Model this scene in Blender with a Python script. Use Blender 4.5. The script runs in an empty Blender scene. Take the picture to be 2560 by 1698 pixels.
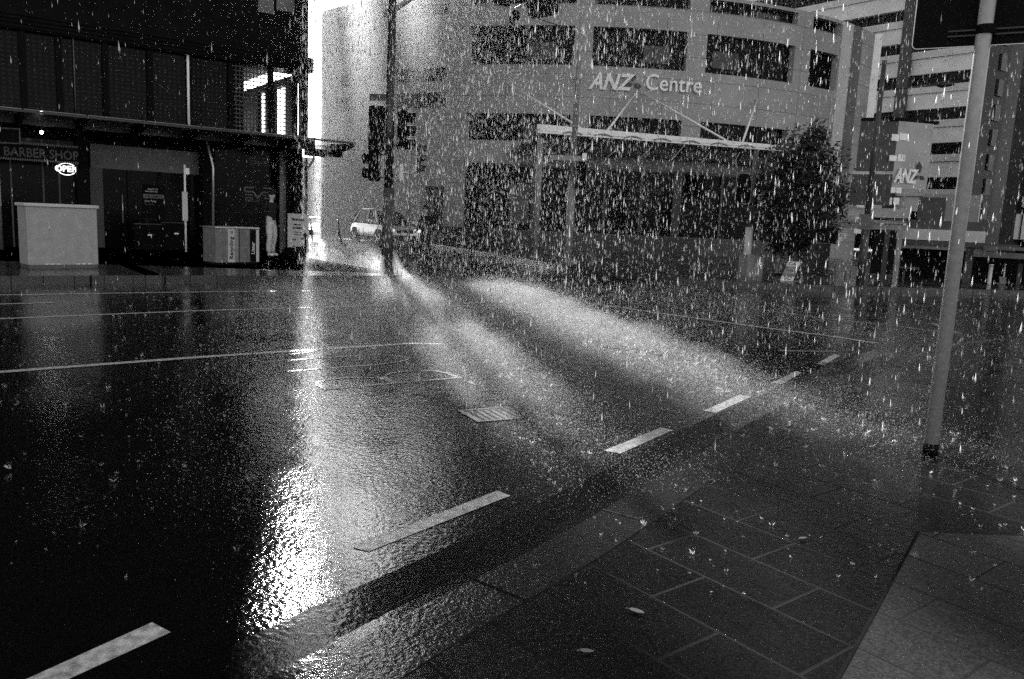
import bpy, bmesh, math, random
import numpy as np
from mathutils import Vector, Matrix
random.seed(7); rng = np.random.default_rng(7)
SC = bpy.context.scene
COL = SC.collection
R = math.radians
sin, cos = math.sin, math.cos

# ------------------------------------------------------------------ camera model
F_PX = 1991.0; CX, CY = 1280.0, 849.0; H = 1.5
PITCH = math.atan((849 - 545) / F_PX); ROLL = R(2.6)
fw = Vector((0, cos(PITCH), -sin(PITCH)))
r0 = Vector((1, 0, 0)); u0 = r0.cross(fw)
rt = cos(ROLL) * r0 + sin(ROLL) * u0
up = -sin(ROLL) * r0 + cos(ROLL) * u0
CAM = Vector((0, 0, H))
cam = bpy.data.cameras.new('camera'); camo = bpy.data.objects.new('camera', cam); COL.objects.link(camo)
cam.sensor_fit = 'HORIZONTAL'; cam.sensor_width = 36.0; cam.lens = 36.0 * F_PX / 2560.0
cam.clip_start = 0.05; cam.clip_end = 3000
M = Matrix.Identity(4)
for i in range(3):
    M[i][0] = rt[i]; M[i][1] = up[i]; M[i][2] = -fw[i]; M[i][3] = CAM[i]
camo.matrix_world = M
SC.camera = camo

def ray(x, y): return fw + rt * ((x - CX) / F_PX) - up * ((y - CY) / F_PX)
def W(x, y, z=0.0):
    d = ray(x, y); return CAM + d * ((z - H) / d.z)
def D(x, y, dist):                      # point on the sight line at a horizontal distance
    d = ray(x, y); return CAM + d * (dist / math.hypot(d.x, d.y))
def PL(x, y, p, n):                     # sight line meets a plane
    d = ray(x, y); return CAM + d * ((p - CAM).dot(n) / d.dot(n))
def azv(a): return Vector((sin(R(a)), cos(R(a)), 0))
Z = Vector((0, 0, 1))

# ------------------------------------------------------------------ materials
def mat(name, c, rough=0.6, spec=0.3, var=0.0, scale=6.0, bump=0.0, bscale=60.0, metal=0.0, rvar=0.0, coat=0.0, trans=0.0, ior=1.45):
    m = bpy.data.materials.new(name); m.use_nodes = True
    nt = m.node_tree; b = nt.nodes['Principled BSDF']
    b.inputs['Base Color'].default_value = (c, c, c, 1)
    b.inputs['Roughness'].default_value = rough
    b.inputs['Specular IOR Level'].default_value = spec
    b.inputs['Metallic'].default_value = metal
    b.inputs['Coat Weight'].default_value = coat
    b.inputs['Coat Roughness'].default_value = 0.05
    b.inputs['Transmission Weight'].default_value = trans
    b.inputs['IOR'].default_value = ior
    N, L = nt.nodes.new, nt.links.new
    if var or bump or rvar:
        tc = N('ShaderNodeTexCoord'); 
    if var or rvar:
        t = N('ShaderNodeTexNoise'); t.inputs['Scale'].default_value = scale; t.inputs['Detail'].default_value = 8
        L(tc.outputs['Object'], t.inputs['Vector'])
        if var:
            r = N('ShaderNodeMapRange'); r.inputs[1].default_value = 0.3; r.inputs[2].default_value = 0.7
            r.inputs[3].default_value = c * (1 - var); r.inputs[4].default_value = c * (1 + var)
            L(t.outputs['Fac'], r.inputs[0]); L(r.outputs[0], b.inputs['Base Color'])
        if rvar:
            r = N('ShaderNodeMapRange'); r.inputs[1].default_value = 0.35; r.inputs[2].default_value = 0.65
            r.inputs[3].default_value = max(0.02, rough - rvar); r.inputs[4].default_value = rough + rvar
            L(t.outputs['Fac'], r.inputs[0]); L(r.outputs[0], b.inputs['Roughness'])
    if bump:
        t2 = N('ShaderNodeTexNoise'); t2.inputs['Scale'].default_value = bscale; t2.inputs['Detail'].default_value = 4
        L(tc.outputs['Object'], t2.inputs['Vector'])
        bn = N('ShaderNodeBump'); bn.inputs['Strength'].default_value = bump; bn.inputs['Distance'].default_value = 0.01
        L(t2.outputs['Fac'], bn.inputs['Height']); L(bn.outputs[0], b.inputs['Normal'])
    return m

def emat(name, s):
    m = bpy.data.materials.new(name); m.use_nodes = True
    b = m.node_tree.nodes['Principled BSDF']
    b.inputs['Base Color'].default_value = (0.8, 0.8, 0.8, 1)
    b.inputs['Emission Color'].default_value = (1, 1, 1, 1); b.inputs['Emission Strength'].default_value = s
    return m

def wet(name, c, slab=None, ripple=0.35, rough=0.12, rvar=0.1, rscale=0.9, bs=38.0, var=0.5, fine=0.0):
    """wet paving: dark mineral base, film of water with rain-pocked ripples; slab = (azimuth, w, h) cuts joints"""
    m = bpy.data.materials.new(name); m.use_nodes = True
    nt = m.node_tree; b = nt.nodes['Principled BSDF']; N, L = nt.nodes.new, nt.links.new
    tc = N('ShaderNodeTexCoord')
    n1 = N('ShaderNodeTexNoise'); n1.inputs['Scale'].default_value = 90; n1.inputs['Detail'].default_value = 6
    L(tc.outputs['Object'], n1.inputs['Vector'])
    r1 = N('ShaderNodeMapRange'); r1.inputs[1].default_value = 0.3; r1.inputs[2].default_value = 0.7
    r1.inputs[3].default_value = c * (1 - var); r1.inputs[4].default_value = c * (1 + var); L(n1.outputs['Fac'], r1.inputs[0])
    n2 = N('ShaderNodeTexNoise'); n2.inputs['Scale'].default_value = rscale; n2.inputs['Detail'].default_value = 5
    L(tc.outputs['Object'], n2.inputs['Vector'])
    r2 = N('ShaderNodeMapRange'); r2.inputs[1].default_value = 0.38; r2.inputs[2].default_value = 0.62
    r2.inputs[3].default_value = max(0.03, rough - rvar); r2.inputs[4].default_value = rough + rvar; L(n2.outputs['Fac'], r2.inputs[0])
    L(r2.outputs[0], b.inputs['Roughness'])
    # ripples
    n3 = N('ShaderNodeTexNoise'); n3.inputs['Scale'].default_value = bs; n3.inputs['Detail'].default_value = 3
    L(tc.outputs['Object'], n3.inputs['Vector'])
    vo = N('ShaderNodeTexVoronoi'); vo.inputs['Scale'].default_value = bs * 0.35; L(tc.outputs['Object'], vo.inputs['Vector'])
    mx = N('ShaderNodeMath'); mx.operation = 'MULTIPLY_ADD'; L(vo.outputs['Distance'], mx.inputs[0]); mx.inputs[1].default_value = 0.35; L(n3.outputs['Fac'], mx.inputs[2])
    h = mx.outputs[0]
    amp = N('ShaderNodeMapRange'); amp.inputs[1].default_value = 0.35; amp.inputs[2].default_value = 0.65; amp.inputs[3].default_value = ripple * 0.5; amp.inputs[4].default_value = ripple * 1.3
    L(n2.outputs['Fac'], amp.inputs[0])
    bn = N('ShaderNodeBump'); bn.inputs['Distance'].default_value = 0.01; L(amp.outputs[0], bn.inputs['Strength'])
    L(h, bn.inputs['Height'])
    colour = r1.outputs[0]; normal = bn.outputs[0]
    if slab:
        mp = N('ShaderNodeMapping'); mp.inputs['Rotation'].default_value = (0, 0, R(slab[0])); L(tc.outputs['Object'], mp.inputs['Vector'])
        br = N('ShaderNodeTexBrick'); br.inputs['Scale'].default_value = 1.0
        br.inputs['Brick Width'].default_value = slab[1]; br.inputs['Row Height'].default_value = slab[2]
        br.inputs['Mortar Size'].default_value = 0.006; br.inputs['Mortar Smooth'].default_value = 0.1
        br.inputs['Color1'].default_value = (1, 1, 1, 1); br.inputs['Color2'].default_value = (0.75, 0.75, 0.75, 1); br.inputs['Mortar'].default_value = (0.1, 0.1, 0.1, 1)
        L(mp.outputs[0], br.inputs['Vector'])
        mc = N('ShaderNodeMix'); mc.data_type = 'RGBA'; mc.blend_type = 'MULTIPLY'; mc.inputs[0].default_value = 1.0
        L(colour, mc.inputs[6]); L(br.outputs['Color'], mc.inputs[7]); colour = mc.outputs[2]
        b2 = N('ShaderNodeBump'); b2.inputs['Strength'].default_value = 0.9; b2.inputs['Distance'].default_value = 0.02; b2.invert = True
        rm = N('ShaderNodeMath'); rm.operation = 'MAXIMUM'; L(r2.outputs[0], rm.inputs[0]); L(br.outputs['Fac'], rm.inputs[1]); L(rm.outputs[0], b.inputs['Roughness'])
        L(br.outputs['Fac'], b2.inputs['Height']); L(normal, b2.inputs['Normal']); normal = b2.outputs[0]
    L(colour, b.inputs['Base Color']); L(normal, b.inputs['Normal'])
    b.inputs['Specular IOR Level'].default_value = 0.5; b.inputs['IOR'].default_value = 1.36
    return m

def facade_mat(name, c, bw, bh, joint=0.35, var=0.12):
    """cladding panels with joints, laid out on the UVs (metres along the wall, metres up)"""
    m = bpy.data.materials.new(name); m.use_nodes = True
    nt = m.node_tree; b = nt.nodes['Principled BSDF']; N, L = nt.nodes.new, nt.links.new
    uv = N('ShaderNodeUVMap'); br = N('ShaderNodeTexBrick'); br.inputs['Scale'].default_value = 1.0; br.offset = 0.0
    br.inputs['Brick Width'].default_value = bw; br.inputs['Row Height'].default_value = bh; br.inputs['Mortar Size'].default_value = 0.014
    br.inputs['Color1'].default_value = (c, c, c, 1); c2 = c * (1 - var); br.inputs['Color2'].default_value = (c2, c2, c2, 1)
    j = c * joint; br.inputs['Mortar'].default_value = (j, j, j, 1)
    L(uv.outputs[0], br.inputs['Vector'])
    n = N('ShaderNodeTexNoise'); n.inputs['Scale'].default_value = 0.7; n.inputs['Detail'].default_value = 8
    tc = N('ShaderNodeTexCoord'); L(tc.outputs['Object'], n.inputs['Vector'])
    r = N('ShaderNodeMapRange'); r.inputs[1].default_value = 0.3; r.inputs[2].default_value = 0.7; r.inputs[3].default_value = 0.82; r.inputs[4].default_value = 1.1
    L(n.outputs['Fac'], r.inputs[0])
    mc = N('ShaderNodeMix'); mc.data_type = 'RGBA'; mc.blend_type = 'MULTIPLY'; mc.inputs[0].default_value = 1
    L(br.outputs['Color'], mc.inputs[6]); L(r.outputs[0], mc.inputs[7]); L(mc.outputs[2], b.inputs['Base Color'])
    b.inputs['Roughness'].default_value = 0.55; b.inputs['Specular IOR Level'].default_value = 0.3
    return m

def water_mat(name, c=0.95, tr=0.6):
    m = bpy.data.materials.new(name); m.use_nodes = True
    nt = m.node_tree; nt.nodes.remove(nt.nodes['Principled BSDF']); N, L = nt.nodes.new, nt.links.new
    d = N('ShaderNodeBsdfDiffuse'); t = N('ShaderNodeBsdfTranslucent'); g = N('ShaderNodeBsdfGlossy'); g.inputs['Roughness'].default_value = 0.3
    for x in (d, t, g): x.inputs['Color'].default_value = (c, c, c, 1)
    a = N('ShaderNodeMixShader'); a.inputs[0].default_value = tr; L(d.outputs[0], a.inputs[1]); L(t.outputs[0], a.inputs[2])
    e = N('ShaderNodeMixShader'); e.inputs[0].default_value = 0.15; L(a.outputs[0], e.inputs[1]); L(g.outputs[0], e.inputs[2])
    L(e.outputs[0], nt.nodes['Material Output'].inputs['Surface'])
    return m

def air(name, density, aniso, c=0.95):
    m = bpy.data.materials.new(name); m.use_nodes = True
    nt = m.node_tree; nt.nodes.remove(nt.nodes['Principled BSDF'])
    v = nt.nodes.new('ShaderNodeVolumePrincipled'); v.inputs['Color'].default_value = (c, c, c, 1)
    v.inputs['Density'].default_value = density; v.inputs['Anisotropy'].default_value = aniso
    nt.links.new(v.outputs[0], nt.nodes['Material Output'].inputs['Volume'])
    return m

MT = dict(
    road=wet('wet_asphalt', 0.005, ripple=0.28, rough=0.055, rvar=0.03),
    gutter=wet('wet_gutter_concrete', 0.004, ripple=0.15, rough=0.07, rvar=0.04),
    kerb=wet('wet_kerb_stone', 0.02, ripple=0.35, rough=0.09, rvar=0.05, bs=55),
    pave2=wet('pale_paving_slabs', 0.05, slab=(52, 0.62, 0.31), ripple=0.14, rough=0.2, rvar=0.1, rscale=1.3, bs=50),
    screen=mat('printed_screen', 0.009, 0.5, 0.2),
    pave=wet('wet_paving_slabs', 0.012, slab=(52, 0.62, 0.31), ripple=0.16, rough=0.12, rvar=0.08, rscale=1.3, bs=50),
    walk=wet('wet_footpath', 0.045, slab=(36, 0.9, 0.45), ripple=0.25, rough=0.14, rvar=0.08),
    paint=mat('wet_road_paint', 0.5, 0.35, 0.5, var=0.5, scale=26, bump=0.2, bscale=90),
    worn=mat('worn_road_paint', 0.24, 0.3, 0.5, var=0.5, scale=14, bump=0.2, bscale=90),
    faint=mat('faint_road_paint', 0.10, 0.3, 0.5, var=0.5, scale=14, bump=0.2, bscale=90),
    black=mat('black_cladding', 0.004, 0.4, 0.03, var=0.4, scale=3),
    blackmatte=mat('matte_black', 0.004, 0.7, 0.08),
    glass=mat('dark_glass', 0.003, 0.12, 0.05, var=0.5, scale=2),
    anzglass=mat('tinted_window_glass', 0.003, 0.15, 0.05, var=0.7, scale=0.5),
    clear=mat('clear_glass', 0.9, 0.03, 0.5, trans=1.0, ior=1.05),
    canopyglass=mat('wet_canopy_glass', 0.10, 0.12, 0.6, var=0.4, scale=3, bump=0.25, bscale=25),
    frame=mat('dark_metal_frame', 0.012, 0.35, 0.4, var=0.3),
    grey=mat('grey_painted_metal', 0.22, 0.35, 0.45, var=0.2, scale=9),
    mid=mat('mid_grey_panel', 0.10, 0.45, 0.35, var=0.3, scale=3),
    dim=mat('dim_grey_panel', 0.05, 0.45, 0.35, var=0.3, scale=3),
    white=mat('white_painted_metal', 0.85, 0.35, 0.4, var=0.08, scale=4),
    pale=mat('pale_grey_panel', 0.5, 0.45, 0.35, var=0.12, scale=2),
    steel=mat('galvanised_steel', 0.42, 0.28, 0.6, var=0.2, scale=14, metal=0.6),
    chrome=mat('bright_steel', 0.6, 0.15, 0.6, metal=0.9),
    anz=facade_mat('stone_panel_cladding', 0.34, 2.45, 1.02),
    bands=facade_mat('concrete_spandrel', 0.85, 5.2, 40.0, joint=0.8, var=0.04),
    drum=mat('dark_stone', 0.014, 0.3, 0.4, var=0.4, scale=2),
    skin=mat('skin', 0.38, 0.5, 0.4, var=0.08, scale=20),
    hair=mat('dark_hair', 0.015, 0.5, 0.3, var=0.4, scale=60),
    tee=mat('dark_cotton', 0.013, 0.8, 0.2, var=0.3, scale=30),
    denim=mat('pale_trousers', 0.50, 0.8, 0.2, var=0.18, scale=18),
    greycloth=mat('grey_cloth', 0.22, 0.8, 0.2, var=0.25, scale=18),
    shoe=mat('white_shoe', 0.7, 0.5, 0.3),
    leaf=mat('wet_leaf', 0.016, 0.3, 0.5, var=0.5, scale=1.3),
    bark=mat('bark', 0.06, 0.7, 0.3, var=0.5, scale=12, bump=0.5, bscale=30),
    rubber=mat('black_rubber', 0.012, 0.7, 0.3),
    carpaint=mat('silver_car_paint', 0.5, 0.22, 0.5, metal=0.5, coat=0.6),
    ink=mat('black_ink', 0.008, 0.6, 0.2),
    white_ink=mat('white_lettering', 0.6, 0.5, 0.3),
    dim_ink=mat('faded_lettering', 0.13, 0.5, 0.3),
    glow=emat('lit_lamp', 7.0), glow_lo=emat('lit_neon', 1.0), glow_dim=emat('dim_light', 0.35),
    rain=water_mat('rain_water', 0.95, 0.65), splash=water_mat('splash_water', 0.95, 0.7),
)

# ------------------------------------------------------------------ mesh helpers
class MB:
    def __init__(s): s.v = []; s.f = []; s.uv = {}
    def add(s, vs, fs, uv=None):
        o = len(s.v); s.v += [Vector(p) for p in vs]
        for k, f in enumerate(fs):
            s.f.append([o + i for i in f])
            if uv: s.uv[len(s.f) - 1] = uv[k]
        return s
    def box(s, c, ax, ay, sx, sy, sz, bev=0.0):
        """box with its base centre at c, sides sx along ax, sy along ay, sz up"""
        ax = ax.normalized(); ay = ay.normalized(); az = ax.cross(ay)
        if az.z < 0: az = -az
        if bev <= 0:
            P = [c + ax * (sx / 2 * a) + ay * (sy / 2 * b) + az * (sz * q) for q in (0, 1) for a, b in ((-1, -1), (1, -1), (1, 1), (-1, 1))]
            return s.add(P, [(3, 2, 1, 0), (4, 5, 6, 7), (0, 1, 5, 4), (1, 2, 6, 5), (2, 3, 7, 6), (3, 0, 4, 7)])
        e = bev; P = []
        def ring(dx, q): return [c + ax * ((sx / 2 - dx) * a + e * x) + ay * ((sy / 2 - dx) * b + e * y) + az * q for a, b, x, y in ()]
        pts = []
        for a, b in ((-1, -1), (1, -1), (1, 1), (-1, 1)):
            pts += [(a * (sx / 2), b * (sy / 2 - e)), (a * (sx / 2 - e), b * (sy / 2))] if a * b > 0 else [(a * (sx / 2 - e), b * (sy / 2)), (a * (sx / 2), b * (sy / 2 - e))]
        inn = [(x * (1 - 2 * e / sx), y * (1 - 2 * e / sy)) for x, y in pts]
        R_ = [[c + ax * x + ay * y + az * q for x, y in r] for r, q in ((inn, 0), (pts, e), (pts, sz - e), (inn, sz))]
        o = []; fs = [tuple(range(7, -1, -1)), tuple(range(24, 32))]
        for k in range(3):
            for i in range(8): fs.append((k * 8 + i, k * 8 + (i + 1) % 8, k * 8 + 8 + (i + 1) % 8, k * 8 + 8 + i))
        return s.add(sum(R_, []), fs)
    def quad(s, a, b, c, d): return s.add([a, b, c, d], [(0, 1, 2, 3)])
    def slab(s, a, b, c, d, n, t):
        """quad a b c d thickened by t against n"""
        k = -n.normalized() * t; P = [a, b, c, d, a + k, b + k, c + k, d + k]
        return s.add(P, [(0, 1, 2, 3), (7, 6, 5, 4), (0, 4, 5, 1), (1, 5, 6, 2), (2, 6, 7, 3), (3, 7, 4, 0)])
    def tube(s, pts, rad, n=10, cap=True):
        pts = [Vector(p) for p in pts]; rads = rad if isinstance(rad, (list, tuple)) else [rad] * len(pts)
        t0 = (pts[1] - pts[0]).normalized(); a = t0.orthogonal().normalized()
        rings = []
        for i, p in enumerate(pts):
            t = (pts[min(i + 1, len(pts) - 1)] - pts[max(i - 1, 0)]).normalized()
            a = (a - t * a.dot(t)).normalized(); b = t.cross(a)
            rings.append([p + (a * cos(2 * math.pi * k / n) + b * sin(2 * math.pi * k / n)) * rads[i] for k in range(n)])
        fs = [(i * n + k, i * n + (k + 1) % n, (i + 1) * n + (k + 1) % n, (i + 1) * n + k) for i in range(len(pts) - 1) for k in range(n)]
        if cap: fs += [tuple(range(n - 1, -1, -1)), tuple((len(pts) - 1) * n + k for k in range(n))]
        return s.add(sum(rings, []), fs)
    def lathe(s, c, ax, prof, n=20):
        ax = ax.normalized(); a = ax.orthogonal().normalized(); b = ax.cross(a); P = []
        for h, r in prof: P += [c + ax * h + (a * cos(2 * math.pi * k / n) + b * sin(2 * math.pi * k / n)) * max(r, 1e-4) for k in range(n)]
        m = len(prof)
        fs = [(i * n + k, i * n + (k + 1) % n, (i + 1) * n + (k + 1) % n, (i + 1) * n + k) for i in range(m - 1) for k in range(n)]
        fs += [tuple(range(n - 1, -1, -1)), tuple((m - 1) * n + k for k in range(n))]
        return s.add(P, fs)
    def prism(s, poly, n, t):
        """planar polygon thickened by t along n"""
        m = len(poly); k = n.normalized() * t
        return s.add(list(poly) + [p + k for p in poly], [tuple(range(m - 1, -1, -1)), tuple(range(m, 2 * m))] + [(i, (i + 1) % m, m + (i + 1) % m, m + i) for i in range(m)])
    def mesh(s, name, off=Vector()):
        me = bpy.data.meshes.new(name); me.from_pydata([tuple(p - off) for p in s.v], [], s.f)
        if s.uv:
            ul = me.uv_layers.new(name='UVMap')
            for p in me.polygons:
                if p.index in s.uv:
                    for li, q in zip(p.loop_indices, s.uv[p.index]): ul.data[li].uv = q
        else:
            bm = bmesh.new(); bm.from_mesh(me); bmesh.ops.recalc_face_normals(bm, faces=bm.faces); bm.to_mesh(me); bm.free()
        me.update(); return me

BASE = {}
def tag(o, label=None, cat=None, group=None, kind=None):
    if label: o['label'] = label
    if cat: o['category'] = cat
    if group: o['group'] = group
    if kind: o['kind'] = kind
    return o
def thing(name, label, cat, loc, group=None):
    o = bpy.data.objects.new(name, None); COL.objects.link(o); o.location = loc; o.empty_display_size = 0.2
    BASE[o] = Vector(loc); return tag(o, label, cat, group)
def part(name, mb, m, parent=None, smooth=False, bevel=0.0, label=None):
    off = BASE.get(parent, Vector())
    me = mb.mesh(name, off) if isinstance(mb, MB) else mb
    o = bpy.data.objects.new(name, me); COL.objects.link(o)
    if parent: o.parent = parent; BASE[o] = off
    if m: me.materials.append(MT[m] if isinstance(m, str) else m)
    if smooth:
        for p in me.polygons: p.use_smooth = True
    if bevel:
        b = o.modifiers.new('bevel', 'BEVEL'); b.width = bevel; b.segments = 2; b.limit_method = 'ANGLE'; b.angle_limit = R(40)
    if label: o['label'] = label
    return o
def solo(name, mb, m, label, cat, loc=None, group=None, smooth=False, kind=None, bevel=0.0):
    loc = Vector(loc) if loc is not None else Vector()
    me = mb.mesh(name, loc); o = bpy.data.objects.new(name, me); COL.objects.link(o); o.location = loc; BASE[o] = loc
    me.materials.append(MT[m] if isinstance(m, str) else m)
    if smooth:
        for p in me.polygons: p.use_smooth = True
    if bevel:
        b = o.modifiers.new('bevel', 'BEVEL'); b.width = bevel; b.segments = 2; b.limit_method = 'ANGLE'; b.angle_limit = R(40)
    return tag(o, label, cat, group, kind)
def struct(name, mb, m, parent=None):
    o = part(name, mb, m, parent)
    if not parent: o['kind'] = 'structure'
    return o
def copy_tree(root, loc, rz, label, group=None):
    c = root.copy(); COL.objects.link(c); c.location = loc; c.rotation_euler = (0, 0, rz); c['label'] = label
    for ch in list(root.children):
        k = ch.copy(); COL.objects.link(k); k.parent = c
        for g in list(ch.children):
            q = g.copy(); COL.objects.link(q); q.parent = k
    return c

def textmesh(s, org, ex, ey, size, extrude=0.004, align='LEFT', fat=0.0, shear=0.0, sx=1.0, sy=1.0):
    """lettering with its baseline start at org, running along ex with its tops towards ey"""
    cu = bpy.data.curves.new('txt', 'FONT'); cu.body = s; cu.size = size; cu.extrude = extrude; cu.align_x = align; cu.offset = fat; cu.shear = shear
    cu.resolution_u = 3
    ob = bpy.data.objects.new('txt', cu); COL.objects.link(ob)
    dg = bpy.context.evaluated_depsgraph_get(); dg.update()
    me = bpy.data.meshes.new_from_object(ob.evaluated_get(dg), depsgraph=dg)
    bpy.data.objects.remove(ob); bpy.data.curves.remove(cu)
    ex = ex.normalized(); ey = ey.normalized(); ez = ex.cross(ey)
    mb = MB(); vs = [org + ex * (v.co.x * sx) + ey * (v.co.y * sy) + ez * v.co.z for v in me.vertices]
    mb.add(vs, [tuple(p.vertices) for p in me.polygons]); bpy.data.meshes.remove(me)
    return mb

# ------------------------------------------------------------------ ground
AZ1 = 54.0
ROADZ = 0.0
g = MB(); g.quad(Vector((-400, -60, -0.02)), Vector((400, -60, -0.02)), Vector((400, 700, -0.02)), Vector((-400, 700, -0.02)))
struct('ground', g, 'road')
# road as a finely cut sheet with a slight camber and shallow ruts, so the water lies unevenly
def road_h(x, y):
    u = (x * cos(R(AZ1)) - y * sin(R(AZ1)))           # across the street
    return 0.006 * sin(u * 1.7 + 0.4) + 0.004 * sin(x * 0.9 + y * 0.5) + 0.003 * sin(x * 2.3 - y * 1.9)
rd = MB(); nx, ny = 150, 150
xs = np.linspace(-34, 40, nx); ys = np.linspace(0.2, 62, ny)
rd.add([Vector((x, y, road_h(x, y))) for y in ys for x in xs], [(j * nx + i, j * nx + i + 1, (j + 1) * nx + i + 1, (j + 1) * nx + i) for j in range(ny - 1) for i in range(nx - 1)])
road = struct('road', rd, 'road')
for p in road.data.polygons: p.use_smooth = True

def lay(mb, pts, z=0.003):              # flat mark following the road surface, subdivided
    mb.add([Vector((p.x, p.y, road_h(p.x, p.y) + z)) for p in pts], [tuple(range(len(pts)))])
def stripe(mb, pts, w, z=0.003, n=40):
    """painted line through pixel points, w metres wide on the road"""
    P = [W(*p) for p in pts]
    Q = []
    for a, b in zip(P[:-1], P[1:]):
        for k in range(n): Q.append(a.lerp(b, k / n))
    Q.append(P[-1])
    for a, b in zip(Q[:-1], Q[1:]):
        d = (b - a).normalized(); s = Vector((d.y, -d.x, 0)) * (w / 2)
        mb.add([Vector((q.x, q.y, road_h(q.x, q.y) + z)) for q in (a - s, a + s, b + s, b - s)], [(0, 1, 2, 3)])
LINES = [([(-60, 739), (300, 734), (870, 727), (1010, 730)], 0.10, 'paint'), ([(-40, 761), (135, 757)], 0.09, 'paint'),
         ([(-60, 798), (480, 778), (900, 765), (1350, 753)], 0.10, 'paint'), ([(-60, 934), (500, 893), (1030, 857)], 0.10, 'paint'), ([(1030, 857), (1240, 862)], 0.08, 'worn'),
         ([(355, 707), (478, 705)], 0.08, 'worn'), ([(670, 703), (1080, 712)], 0.08, 'worn'),
         ([(1180, 722), (1700, 790), (2190, 858)], 0.10, 'paint'), ([(1480, 722), (1960, 782), (2350, 831)], 0.10, 'worn'),
         ([(1945, 879), (2092, 880)], 0.08, 'worn'), ([(1640, 874), (1682, 876)], 0.10, 'worn'), ([(2330, 810), (2400, 835)], 0.12, 'worn')]
for pts, w, m in LINES:
    mb = MB(); stripe(mb, pts, w); part('lane_line' if w != 0.10 or m == 'worn' else 'lane_line', mb, m, road)
DASH = [((55, 1706), (380, 1560), (427, 1585), (140, 1716)), ((880, 1374), (1243, 1230), (1276, 1243), (922, 1384)), ((1510, 1127), (1652, 1068), (1683, 1074), (1550, 1135)),
        ((1758, 1025), (1850, 985), (1878, 990), (1790, 1030)), ((1930, 956), (1990, 927), (2005, 931), (1955, 959)), ((2040, 910), (2085, 886), (2102, 889), (2058, 914))]
for k, q in enumerate(DASH):
    c = [W(*p) for p in q]; mb = MB()
    for i in range(10):
        a0 = c[0].lerp(c[1], i / 10); a1 = c[0].lerp(c[1], (i + 1) / 10); b0 = c[3].lerp(c[2], i / 10); b1 = c[3].lerp(c[2], (i + 1) / 10)
        lay(mb, [a0, b0, b1, a1], 0.003)
    part('dashed_line', mb, 'paint', road)
# BUS lettering seen from its side: reads towards the far kerb, tops to the left
e_up = azv(234); e_rd = azv(-36)
bo = W(1190, 950)
for ch, off in (('B', 0.0), ('U', 0.85), ('S', 1.75)):
    mb = textmesh(ch, bo + e_rd * off + Z * 0.011, e_rd, e_up, 1.0, extrude=0.0, fat=-0.03, sx=1.15, sy=2.2)
    mb.v = [Vector((p.x, p.y, road_h(p.x, p.y) + 0.003)) for p in mb.v]
    part('lane_letter', mb, 'faint', road)

def ribbon(name, A, B, m, z0a, z0b, parent=None):
    mb = MB(); n = len(A)
    mb.add([Vector((p.x, p.y, z0a)) for p in A] + [Vector((p.x, p.y, z0b)) for p in B], [(i, i + 1, n + i + 1, n + i) for i in range(n - 1)])
    return struct(name, mb, m, parent)
def smoothline(pts, n=8):
    out = []
    for i in range(len(pts) - 1):
        p0 = pts[max(i - 1, 0)]; p1 = pts[i]; p2 = pts[i + 1]; p3 = pts[min(i + 2, len(pts) - 1)]
        for k in range(n):
            t = k / n
            out.append(0.5 * ((2 * p1) + (p2 - p0) * t + (2 * p0 - 5 * p1 + 4 * p2 - p3) * t * t + (3 * p1 - p0 - 3 * p2 + p3) * t ** 3))
    out.append(pts[-1]); return out
KZ = 0.13
KB = [W(400, 1880, KZ), W(714, 1698, KZ), W(1040, 1516, KZ), W(1408, 1327, KZ), W(1733, 1137, KZ), W(1890, 1045, KZ), W(2080, 950, KZ), W(2230, 880, KZ), W(2400, 845, KZ), W(2600, 838, KZ), W(2900, 836, KZ), W(3900, 860, KZ)]
KB = [KB[0] + (KB[0] - KB[1]) * 4] + KB
KBs = smoothline(KB)
def offset(L, d):
    out = []
    for i, p in enumerate(L):
        t = (L[min(i + 1, len(L) - 1)] - L[max(i - 1, 0)]).normalized(); out.append(p + Vector((-t.y, t.x, 0)) * d)
    return out
# near pavement: sheet, kerb stone, gutter
KC = offset(KBs, -0.26)
mb = MB(); poly = [Vector((p.x, p.y, KZ - 0.004)) for p in KC]
n = len(poly); far = [Vector((max(p.x, 0) * 1 + 30, min(p.y, 4) - 16, KZ - 0.004)) for p in poly]
mb.add(poly + far, [(i, n + i, n + i + 1, i + 1) for i in range(n - 1)])
pavement = struct('pavement', mb, 'pave')
mb = MB(); KBi = offset(KBs, -0.012)
A = [Vector((p.x, p.y, KZ)) for p in KC]; B = [Vector((p.x, p.y, KZ)) for p in KBi]; Cc = [Vector((p.x, p.y, KZ - 0.014)) for p in KBs]; Dd = [Vector((p.x, p.y, -0.05)) for p in KBs]
n = len(A); fs = []
for L in range(3): fs += [(L * n + i, L * n + i + 1, (L + 1) * n + i + 1, (L + 1) * n + i) for i in range(n - 1)]
E_ = [Vector((p.x, p.y, KZ - 0.05)) for p in KC]
mb.add(A + B + Cc + Dd + E_, fs + [(4 * n + i, 4 * n + i + 1, i + 1, i) for i in range(n - 1)])
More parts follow.
